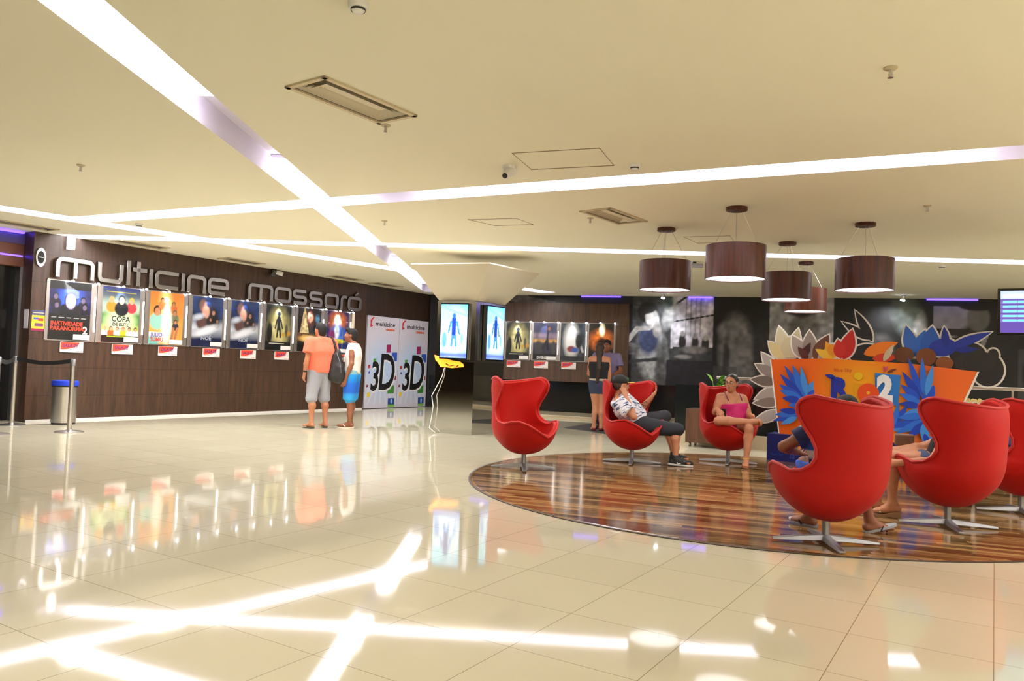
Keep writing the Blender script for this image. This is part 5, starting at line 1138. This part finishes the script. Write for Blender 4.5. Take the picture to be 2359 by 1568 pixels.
# --- man in the orange shirt
SK_TAN = skin('skin_tan', (178, 116, 82)); SK_BRN = skin('skin_brown', (138, 84, 58)); SK_WARM = skin('skin_warm', (194, 132, 98))
HAIR = mat('black_hair', rgb(14, 12, 12), .75)
J, P = stand(1.77, 138, 1.12, .205, .125)
J['wrL'] = P(.03, .27, .90); J['wrR'] = P(.10, -.28, .93)
m1 = Person('man in an orange shirt and grey shorts looking at the posters', (-3.22, 13.0, 0), J, (-.80, .55, .05), skin_m=SK_TAN, fat=1.17, hands={'L': {'curl': .5, 'n': (.4, .3, 0)}, 'R': {'curl': .5}})
m1.face_parts(); F1 = unit((math.cos(math.radians(138)), math.sin(math.radians(138)), 0))
z = lambda v: (0, 0, v)
m1.wear('shorts', mat('grey_cotton', rgb(150, 150, 156), .85), ['torso', 'thigh'], .010, [(z(.975), (0, 0, 1))], legs=1.08, pad=.006, extra=())
def cutlow(zv): return [(z(zv), (0, 0, -1))]
m1.wear('shirt', mat('orange_cotton', rgb(250, 112, 84), .8), ['torso'], .026, cutlow(.93)+[(m1.nb+A3(0, 0, .05), (0, 0, 1))], sleeve=.62, pad=.012)
e = m1.e; m1.blob('hair', HAIR, [('e', e(0, -.022, .036), m1.Rm, (.086, .100, .088), '', .02), ('e', e(0, -.06, -.02), m1.Rm, (.074, .058, .07), '', .02), ('e', e(0, .02, .085), m1.Rm, (.07, .07, .04), '', .02), ('e', e(0, -.05, -.065), m1.Rm, (.062, .05, .05), '', .02)], None, [(e(0, .074, .05), unit(m1.f*.9-m1.u*.45))])
m1.flipflop(flat(60, 52, 36), flat(74, 90, 46))
w_ = m1.J['wrL']; tag(None or m1.t)
MB().tube([w_+unit(m1.J['elL']-w_)*.03, w_+unit(m1.J['elL']-w_)*.055], .034, M_BLACKM, 16).build('watch', None, m1.t)
# black backpack slung over his right shoulder
bp = thing('backpack', 'black backpack hanging from the right shoulder of the man in orange', 'backpack', (-3.22, 13.0, 0))
R1 = unit(m1.J['shR']-m1.J['shL']); BK = -F1; base_ = m1.J['shR']
def bpp(r, b_, zz): return base_+R1*r+BK*b_+A3(0, 0, zz)
q = Sdf(); q.cap(bpp(.03, .14, -.16), bpp(.07, .15, -.56), .06, .12, '', .05); q.cap(bpp(-.02, .12, -.22), bpp(-.03, .13, -.55), .06, .10, '', .05); q.cap(bpp(.03, .22, -.42), bpp(.05, .22, -.58), .07, .085, '', .04)
meshobj('bag', q.mesh(.01), mat('black_nylon', rgb(30, 26, 26), .6), bp)
MB().tube([bpp(.02, .13, -.16), bpp(-.02, .125, -.02), bpp(-.03, .06, .085), bpp(-.03, -.03, .10), bpp(-.03, -.11, .02), bpp(-.02, -.17, -.18), bpp(.05, -.14, -.40), bpp(.10, .02, -.5)], .021, M_BLACKM, 8).build('strap', None, bp, True)
MB().tube([bpp(-.03, .20, -.16), bpp(.0, .27, -.33), bpp(.01, .295, -.5)], .005, M_DSTEEL, 6).build('zip', None, bp)
# --- boy in the white sleeveless shirt
J, P = stand(1.70, 172, 1.0, .17, .075)
J['head'] = P(.06, 0, 1.63); J['shL'] = P(-.03, .165, 1.41); J['shR'] = P(-.0, -.165, 1.41); J['elL'] = P(-.06, .225, 1.13); J['wrL'] = P(.03, .23, .87); J['anL'] = P(-.02, .08, .095); J['toL'] = P(.19, .10, .042); J['anR'] = P(.03, -.10, .095); J['toR'] = P(.22, -.11, .042)
m2 = Person('boy in a white sleeveless shirt and blue striped shorts', (-2.72, 13.25, 0), J, (-1, -.06, .02), skin_m=SK_BRN, fat=.9, hands={'L': {'curl': .25, 'n': (-.3, .9, 0), 'ts': 1}})
m2.face_parts()
M_SURF = mat('blue_board_shorts', rgb(30, 110, 200), .7); n = N(M_SURF); zz = n.n('ShaderNodeSeparateXYZ', i_0=n.n('ShaderNodeNewGeometry').outputs['Position']).outputs[2]
n.set('Base Color', n.ramp(n.math('DIVIDE', n.math('SUBTRACT', zz, .45), .55), [(.0, rgb(40, 160, 220)), (.22, rgb(44, 150, 222)), (.3, rgb(20, 96, 206)), (.55, rgb(22, 104, 214)), (.66, rgb(16, 130, 216)), (.84, rgb(20, 150, 226)), (.88, rgb(130, 170, 170))]))
m2.wear('shorts', M_SURF, ['torso', 'thigh'], .014, [(z(.99), (0, 0, 1))], legs=.98, pad=.012)
m2.wear('shirt', mat('white_cotton', rgb(232, 228, 222), .8), ['torso'], .020, cutlow(.93)+[(m2.nb+A3(0, 0, .035), (0, 0, 1))], extra=[('c', m2.J['shL']*1.0, lerp(m2.J['shL'], m2.J['elL'], .05), .06, .058, 'x', .03, (lerp(m2.J['shL'], m2.nb, .12), unit(m2.J['shL']-m2.nb)))])
b = MB(); b.tube([A3(*P(.158, .03+.05*(i % 2), 1.25-.025*i)) for i in range(8)], .006, flat(60, 58, 64), 6)
b.build('print', None, m2.t)
e = m2.e; m2.blob('hair', HAIR, [('e', e(0, -.022, .040), m2.Rm, (.083, .098, .088), '', .02), ('e', e(0, -.066, -.012), m2.Rm, (.068, .05, .066), '', .02), ('e', e(0, .05, .10), m2.Rm, (.055, .05, .034), '', .03), ('e', e(0, -.05, -.055), m2.Rm, (.06, .048, .05), '', .02)], None, [(e(0, .085, .05), unit(m2.f*.9-m2.u*.5))])
m2.flipflop(flat(226, 214, 190), flat(232, 222, 204)); an = m2.J['anL']; MB().tube([an+A3(.036*math.cos(t), .036*math.sin(t), .05) for t in [2*PI*i/14 for i in range(14)]], .004, flat(150, 150, 40), 6, closed=True).build('anklet', None, m2.t)
# --- the couple by the far wall
J, P = stand(1.66, 82, .95, .165, .06)
J['elR'] = P(-.02, -.20, 1.10); J['wrR'] = P(.02, -.17, .86); J['elL'] = P(.06, .20, 1.13); J['wrL'] = P(.2, .13, 1.14)
w1 = Person('woman with a long braid, black top and denim shorts, back to the viewer', (1.66, 14.5, 0), J, (.2, 1, 0), skin_m=SK_WARM, fat=.95, h=.008)
w1.wear('denim_shorts', mat('denim', rgb(52, 62, 86), .85), ['torso'], .012, [(z(.98), (0, 0, 1))], legs=.42, pad=.004)
w1.wear('top', mat('black_jersey', rgb(24, 24, 28), .8), ['torso'], .012, cutlow(.95)+[(z(1.30), (0, 0, 1))])
w1.wear('belt', mat('pale_belt', rgb(190, 180, 160), .6), ['torso'], .018, cutlow(.945)+[(z(.985), (0, 0, 1))])
e = w1.e; w1.blob('hair', mat('brown_hair', rgb(46, 30, 22), .5), [('e', e(0, -.02, .03), w1.Rm, (.086, .102, .096), '', .02), ('e', e(0, -.07, -.06), w1.Rm, (.075, .06, .1), '', .03), ('c', e(0, -.09, -.12), e(.01, -.15, -.38), .05, .05, '', .03), ('c', e(.01, -.15, -.38), e(-.02, -.16, -.62), .05, .028, '', .03)], None, [(e(0, .068, .03), unit(w1.f*.9-w1.u*.3))])
for sg in 'LR':
    P_ = [('c', w1.J['heel'+sg], w1.J['to'+sg], .037, .033, '', .02)]; w1.blob('shoe', mat('red_flats', rgb(120, 28, 34), .6), P_, None, [(w1.J['an'+sg]+A3(0, 0, -.02), (0, 0, 1)), (z(.008), (0, 0, -1))])
J, P = stand(1.74, -105, 1.0, .20, .10)
J['elL'] = P(.04, .28, 1.15); J['wrL'] = P(.26, .18, 1.08); J['elR'] = P(.06, -.27, 1.16); J['wrR'] = P(.22, -.12, 1.12)
m3 = Person('man in a lilac shirt facing the viewer behind the woman with the braid', (1.84, 14.86, 0), J, (-.25, -1, -.05), skin_m=SK_BRN, h=.008)
m3.face_parts(); m3.wear('trousers', mat('dark_denim', rgb(40, 44, 62), .85), ['torso', 'thigh', 'calf'], .016, [(z(1.0), (0, 0, 1))], legs=1.85, pad=-.006)
m3.wear('shirt', mat('lilac_cotton', rgb(120, 112, 150), .8), ['torso'], .02, cutlow(.86)+[(m3.nb+A3(0, 0, .03), (0, 0, 1))], sleeve=.68, pad=.006)
e = m3.e; m3.blob('hair', HAIR, [('e', e(0, -.02, .036), m3.Rm, (.084, .1, .09), '', .02), ('e', e(0, -.06, -.02), m3.Rm, (.07, .054, .07), '', .02)], None, [(e(0, .074, .05), unit(m3.f*.9-m3.u*.45))]); m3.shoe(M_BLACKM, M_WHITE)
# --- man in the cap
J = {'hipL': (.08, .12, .50), 'hipR': (.03, -.09, .49), 'knR': (.52, -.18, .45), 'anR': (.50, -.20, .105), 'toR': (.68, -.23, .05), 'knL': (.44, .22, .58), 'anL': (.58, .26, .105), 'toL': (.76, .24, .05),
     'shL': (-.10, .17, .80), 'shR': (-.22, -.19, .77), 'head': (-.17, -.03, .965), 'elR': (-.04, -.33, .60), 'wrR': (-.13, -.20, .84), 'elL': (.10, .20, .64), 'wrL': (.24, .12, .82)}
m4 = Person('man in a black and yellow cap and checked shirt sitting in a red chair', (1.55, 9.68, 0), J, (.93, .30, .0), (.0, 0, 1), SK_WARM, 1.08, .0065, hands={'R': {'d': (-.25, .35, .8), 'curl': .75, 'n': (-.2, .9, -.3)}, 'L': {'d': (.55, -.1, .75), 'curl': .45, 'n': (-.6, 0, .5)}})
m4.face_parts()
M_CHECK = mat('checked_shirt', rgb(220, 220, 226), .8); n = N(M_CHECK); p_ = n.pos(obj=True, rot=(.5, .4, .5))
w1_ = n.n('ShaderNodeTexNoise', i_Vector=n.n('ShaderNodeMapping', i_Vector=p_, i_Scale=(9, 9, 34)).outputs[0], i_Scale=1.6, i_Detail=1.5).outputs[0]
n.set('Base Color', n.ramp(w1_, [(.52, rgb(226, 226, 232)), (.58, rgb(150, 158, 190)), (.64, rgb(56, 62, 104))]))
ax4 = m4.axis; m4.wear('shorts', mat('charcoal_cotton', rgb(44, 46, 54), .85), ['torso', 'thigh'], .014, [(lerp(m4.hc, m4.sc, .30), ax4)], legs=1.04, pad=-.010)
m4.wear('shirt', M_CHECK, ['torso'], .022, [(lerp(m4.hc, m4.sc, .10), -ax4), (m4.nb+ax4*.03, ax4)], sleeve=.72, pad=.012)
e = m4.e; m4.blob('beard_shadow', mat('cropped_hair', rgb(70, 48, 38), .7), [('e', e(0, -.02, .02), m4.Rm, (.0775, .0955, .09), '', .02)], None, [(e(0, .035, .0), m4.f), (e(0, 0, -.075), -m4.u), (e(0, 0, .05), m4.u)])
cp = m4.blob('cap', flat(22, 24, 24, .7), [('e', e(0, -.014, .052), m4.Rm, (.088, .106, .088), '', .02)], None, [(e(0, 0, .030), -m4.u)])
vs = []; fs = []; n_ = 12
for i in range(n_+1):
    a = -1.15+2.3*i/n_
    for (rr, uu) in ((.088, .036), (.16+.02*math.cos(a), .046-.012*abs(math.sin(a)))): vs.append(e(rr*math.sin(a)*.9, rr*math.cos(a)*1.05-.01, uu))
vs += [v+m4.u*.006 for v in vs]; k_ = 2*(n_+1)
for i in range(n_): a = 2*i; fs += [(a, a+1, a+3, a+2), (a+k_, a+2+k_, a+3+k_, a+1+k_), (a+1, a+1+k_, a+3+k_, a+3)]
MB().add(vs, fs, flat(216, 196, 30, .6)).build('brim', None, cp)
MB().prism(ell(0, 0, .03), -.002, 0, flat(70, 140, 50)).build('cap_badge', None, cp, loc=tuple(e(0, .094, .075)), rotz=math.atan2(m4.f[1], m4.f[0])+PI/2)
m4.shoe(flat(24, 24, 26, .5), flat(206, 204, 200), M_WHITE)
for sg in 'L':
    a, c = m4.J['el'+sg], m4.J['wr'+sg]; rs = random.Random(2); b = MB(); fr_ = frame_to(c-a)
    for i in range(16):
        t = rs.uniform(.2, .72); th = rs.uniform(0, 6.28); r_ = .0415 if t < .45 else .036; p0 = lerp(a, c, t)+r_*(fr_[0]*math.cos(th)+fr_[1]*math.sin(th)); th2 = th+rs.uniform(-.9, .9); p1 = lerp(a, c, t+rs.uniform(.03, .09))+r_*.97*(fr_[0]*math.cos(th2)+fr_[1]*math.sin(th2)); b.tube([p0, lerp(p0, p1, .5)+unit(lerp(p0, p1, .5)-lerp(a, c, t))*.002, p1], .004, flat(60, 52, 50), 5)
    b.build('tattoo', None, m4.t)
# --- woman in the pink top
J = {'hipL': (.17, .05, .50), 'hipR': (-.01, .05, .50), 'knL': (.13, -.43, .49), 'anL': (.10, -.44, .10), 'toL': (.05, -.58, .045), 'knR': (-.22, -.30, .565), 'anR': (.17, -.43, .575), 'toR': (.30, -.36, .56),
     'shL': (.20, .08, .84), 'shR': (-.11, .05, .85), 'head': (.03, .03, 1.045), 'elR': (-.20, -.06, .66), 'wrR': (-.20, -.17, .70), 'elL': (.25, -.05, .62), 'wrL': (.215, -.28, .64)}
m5 = Person('woman in a pink top and glasses sitting with crossed legs', (2.86, 10.05, 0), J, (-.62, -.78, -.02), (0, 0, 1), SK_WARM, 1.06, .0065, bust=1.05, hands={'R': {'d': (.25, -.3, -.3), 'curl': .6, 'n': (.6, .1, -.6)}, 'L': {'d': (.15, -.5, -.5), 'curl': .7}})
m5.face_parts(True, (176, 84, 84)); M_PINK = mat('magenta_jersey', rgb(206, 34, 112), .7)
m5.wear('shorts', flat(60, 50, 46, .85), ['torso'], .010, [(lerp(m5.hc, m5.sc, .2), m5.axis)], legs=.34, pad=-.004)
m5.wear('top', M_PINK, ['torso'], .014, [(lerp(m5.hc, m5.sc, -.12), -m5.axis), (lerp(m5.hc, m5.sc, .80), m5.axis)])
b = MB()
for sg, q in (('L', 1), ('R', -1)): s_ = lerp(m5.sc, m5.J['sh'+sg], .62); b.tube([lerp(m5.hc, m5.sc, .76)+m5.side*q*.085+m5.fwd*.135, s_+m5.fwd*.095+m5.axis*.0, s_+m5.axis*.082+m5.fwd*.01, s_+m5.axis*.03-m5.fwd*.07, lerp(m5.hc, m5.sc, .74)+m5.side*q*.085-m5.fwd*.115], .008, flat(120, 40, 70), 6)
b.build('straps', None, m5.t)
e = m5.e; h5 = m5.blob('hair', mat('tied_black_hair', rgb(28, 22, 20), .4), [('e', e(0, -.02, .032), m5.Rm, (.081, .099, .09), '', .02), ('e', e(0, -.09, .02), m5.Rm, (.05, .04, .05), '', .03), ('e', e(0, -.055, -.03), m5.Rm, (.068, .05, .066), '', .02)], None, [(e(0, .058, .06), unit(m5.f*.85-m5.u*.5))])
MB().tube([m5.nb+m5.side*.05+m5.fwd*.04, m5.sc+m5.side*.03+m5.fwd*.105-m5.axis*.02, m5.sc+m5.fwd*.125-m5.axis*.09, m5.sc-m5.side*.03+m5.fwd*.105-m5.axis*.02, m5.nb-m5.side*.05+m5.fwd*.04], .002, flat(200, 160, 60), 5).build('necklace', None, m5.t)
for sg in 'L': w_ = m5.J['wr'+sg]; MB().tube([w_, w_+unit(m5.J['el'+sg]-w_)*.012], .031, flat(206, 160, 50, .3), 14).build('bracelet', None, m5.t)
m5.flipflop(flat(176, 110, 70), flat(206, 160, 70)); an = m5.J['anL']; MB().tube([an+A3(.04*math.cos(t), .04*math.sin(t), .02) for t in [2*PI*i/14 for i in range(14)]], .006, flat(206, 170, 60, .3), 6, closed=True).build('ankle_strap', None, m5.t)
hp = m5.J['wrR']+unit((.25, -.3, -.3))*.075+A3(.03, -.01, .0); tag(MB().box((0, 0, 0), (.012, .065, .125), M_BLACK, rot=.5).build('mobile_phone', None, None, loc=tuple(A3(2.86, 10.05, 0)+hp), bevel=.004), 'black phone in the hand of the woman in pink', 'phone')
# --- boy behind the nearest chair
J = {'hipL': (-.02, .02, .50), 'hipR': (.15, .03, .50), 'knL': (.02, .46, .50), 'anL': (.10, .56, .10), 'toL': (.03, .70, .045), 'knR': (.40, .42, .50), 'anR': (.50, .42, .105), 'toR': (.68, .44, .045),
     'shL': (-.09, .05, .77), 'shR': (.20, .03, .77), 'head': (.155, .07, .92), 'elL': (-.27, .10, .655), 'wrL': (-.10, .30, .60), 'elR': (.34, .16, .66), 'wrR': (.50, .33, .63)}
m6 = Person('boy in a blue shirt mostly hidden by the nearest red chair', (2.23, 5.40, 0), J, (.3, .95, 0), (0, 0, 1), SK_BRN, .85, .0065, hands={'R': {'curl': .5, 'd': (.7, .4, -.3)}})
M_BLUES = mat('blue_white_shirt', rgb(30, 70, 170), .8); n = N(M_BLUES); zz = n.n('ShaderNodeSeparateXYZ', i_0=n.pos(obj=True)).outputs[2]
n.set('Base Color', n.ramp(zz, [(.0, rgb(26, 44, 110)), (.58, rgb(26, 44, 110)), (.60, rgb(214, 210, 206)), (.64, rgb(214, 210, 206)), (.65, rgb(40, 92, 200)), (.72, rgb(30, 44, 96)), (.80, rgb(30, 40, 90)), (.82, rgb(206, 206, 210)), (.86, rgb(60, 80, 140))]))
m6.wear('shorts', mat('blue_shorts', rgb(44, 92, 200), .8), ['torso', 'thigh'], .012, [(lerp(m6.hc, m6.sc, .2), m6.axis)], legs=.85, pad=-.004)
m6.wear('shirt', M_BLUES, ['torso'], .018, [(lerp(m6.hc, m6.sc, .08), -m6.axis), (m6.nb+m6.axis*.02, m6.axis)], sleeve=.55, pad=-.002)
e = m6.e; m6.blob('hair', HAIR, [('e', e(0, -.022, .036), m6.Rm, (.083, .098, .088), '', .02), ('e', e(0, -.06, -.02), m6.Rm, (.07, .052, .07), '', .02)], None, [(e(0, .08, .05), unit(m6.f*.9-m6.u*.45))])
m6.flipflop(flat(150, 154, 160), M_BLACKM)
# --- woman in the next chair
J = {'hipL': (-.03, .06, .50), 'hipR': (.05, .22, .50), 'knL': (-.34, .24, .515), 'anL': (-.30, .28, .135), 'toL': (-.41, .36, .055), 'knR': (-.32, .40, .52), 'anR': (-.36, .44, .135), 'toR': (-.47, .52, .055),
     'shL': (.0, -.02, .70), 'shR': (.16, .24, .70), 'head': (.12, .13, .87), 'elL': (-.15, -.03, .515), 'wrL': (-.40, .05, .49), 'elR': (-.02, .34, .6), 'wrR': (-.24, .36, .57)}
m7 = Person('woman in wedge sandals whose arm and legs show beside a red chair', (3.53, 6.2, 0), J, (-.9, .4, 0), (0, 0, 1), SK_WARM, .92, .0065, hands={'L': {'curl': .5, 'd': (-.9, .3, -.1)}})
M_BW = mat('black_white_top', rgb(26, 26, 30), .8)
m7.wear('shorts', mat('denim_blue', rgb(70, 84, 120), .85), ['torso'], .010, [(lerp(m7.hc, m7.sc, .2), m7.axis)], legs=.4, pad=-.008)
m7.wear('top', M_BW, ['torso'], .014, [(lerp(m7.hc, m7.sc, .0), -m7.axis), (m7.nb, m7.axis)])
m7.wear('white_trim', M_PAPER, ['torso'], .019, [(lerp(m7.hc, m7.sc, .0), -m7.axis), (m7.nb-m7.axis*.02, m7.axis), (m7.sc+m7.fwd*.03, -m7.fwd), (m7.sc+m7.fwd*.07, m7.fwd)])
e = m7.e; m7.blob('hair', HAIR, [('e', e(0, -.022, .036), m7.Rm, (.083, .098, .088), '', .02), ('e', e(0, -.06, -.04), m7.Rm, (.07, .055, .09), '', .02)], None, [(e(0, .07, .04), unit(m7.f*.9-m7.u*.4))])
for sg in 'LR':
    to, heel, fd, dn, an = [m7.J[k+sg] for k in ('to', 'heel', 'fd', 'sd', 'an')]; fl_ = unit(A3(fd[0], fd[1], 0)); sd_ = A3(-fl_[1], fl_[0], 0); h0 = heel-fl_*.03; t0 = to+fl_*.015
    vs = []; w = .032
    for (p, zt, zb) in ((h0, heel[2]-.026, .004), (lerp(h0, t0, .35), lerp(heel, to, .35)[2]-.024, .012), (lerp(h0, t0, .6), .034, .004), (t0, .026, .004)):
        for q in (-1, 1): vs += [(p[0]+sd_[0]*w*q, p[1]+sd_[1]*w*q, zt), (p[0]+sd_[0]*w*q, p[1]+sd_[1]*w*q, zb)]
    fs = [(0, 1, 3, 2), (12, 14, 15, 13)]
    for i in range(3): a = i*4; fs += [(a, a+4, a+5, a+1), (a+2, a+3, a+7, a+6), (a, a+2, a+6, a+4), (a+1, a+5, a+7, a+3)]
    ws = MB().add(vs, fs, flat(150, 112, 80)).build('wedge_sandal', None, m7.t, bevel=.004)
    b = MB(); b.tube([lerp(heel, to, .75)+sd_*.034-A3(0, 0, .02), lerp(heel, to, .68)+A3(0, 0, .024), lerp(heel, to, .75)-sd_*.034-A3(0, 0, .02)], .010, flat(206, 190, 140), 8); b.tube([an+A3(.037*math.cos(t), .037*math.sin(t), .012) for t in [2*PI*i/14 for i in range(14)]], .005, flat(176, 140, 80), 6, closed=True); b.build('sandal_strap', None, ws)
tag(MB().box((0, 0, .05), (.15, .07, .10), mat('brown_leather', rgb(122, 92, 78), .5), rot=-.4).build('handbag', None, None, loc=(3.53-.15, 6.2+.40, .60), bevel=.012), 'small brown bag on the lap of the woman with wedge sandals', 'bag')
# --- person in the chair at the right edge
J = {'hipL': (-.08, .06, .50), 'hipR': (.0, .22, .50), 'knL': (-.38, .26, .50), 'anL': (-.36, .3, .10), 'toL': (-.47, .38, .045), 'knR': (-.34, .42, .50), 'anR': (-.36, .46, .10), 'toR': (-.48, .52, .045),
     'shL': (.0, -.02, .70), 'shR': (.16, .25, .70), 'head': (.12, .12, .87), 'elL': (-.12, .0, .56), 'wrL': (-.30, .16, .57), 'elR': (-.02, .34, .6), 'wrR': (-.22, .36, .57)}
m8 = Person('person in a blue shirt in the chair at the right edge', (4.62, 6.95, 0), J, (-.9, .4, 0), (0, 0, 1), SK_BRN, 1.0, .008)
m8.wear('trousers', mat('dark_trousers', rgb(34, 34, 42), .85), ['torso', 'thigh', 'calf'], .014, [(lerp(m8.hc, m8.sc, .2), m8.axis)], legs=1.85, pad=-.01)
m8.wear('shirt', mat('steel_blue_cotton', rgb(44, 66, 112), .8), ['torso'], .02, [(lerp(m8.hc, m8.sc, .05), -m8.axis), (m8.nb, m8.axis)], sleeve=.85, pad=.004)
e = m8.e; m8.blob('hair', HAIR, [('e', e(0, -.022, .036), m8.Rm, (.083, .098, .088), '', .02), ('e', e(0, -.06, -.02), m8.Rm, (.07, .052, .07), '', .02)], None, [(e(0, .08, .05), unit(m8.f*.9-m8.u*.45))]); m8.shoe(M_BLACKM, M_BLACKM)
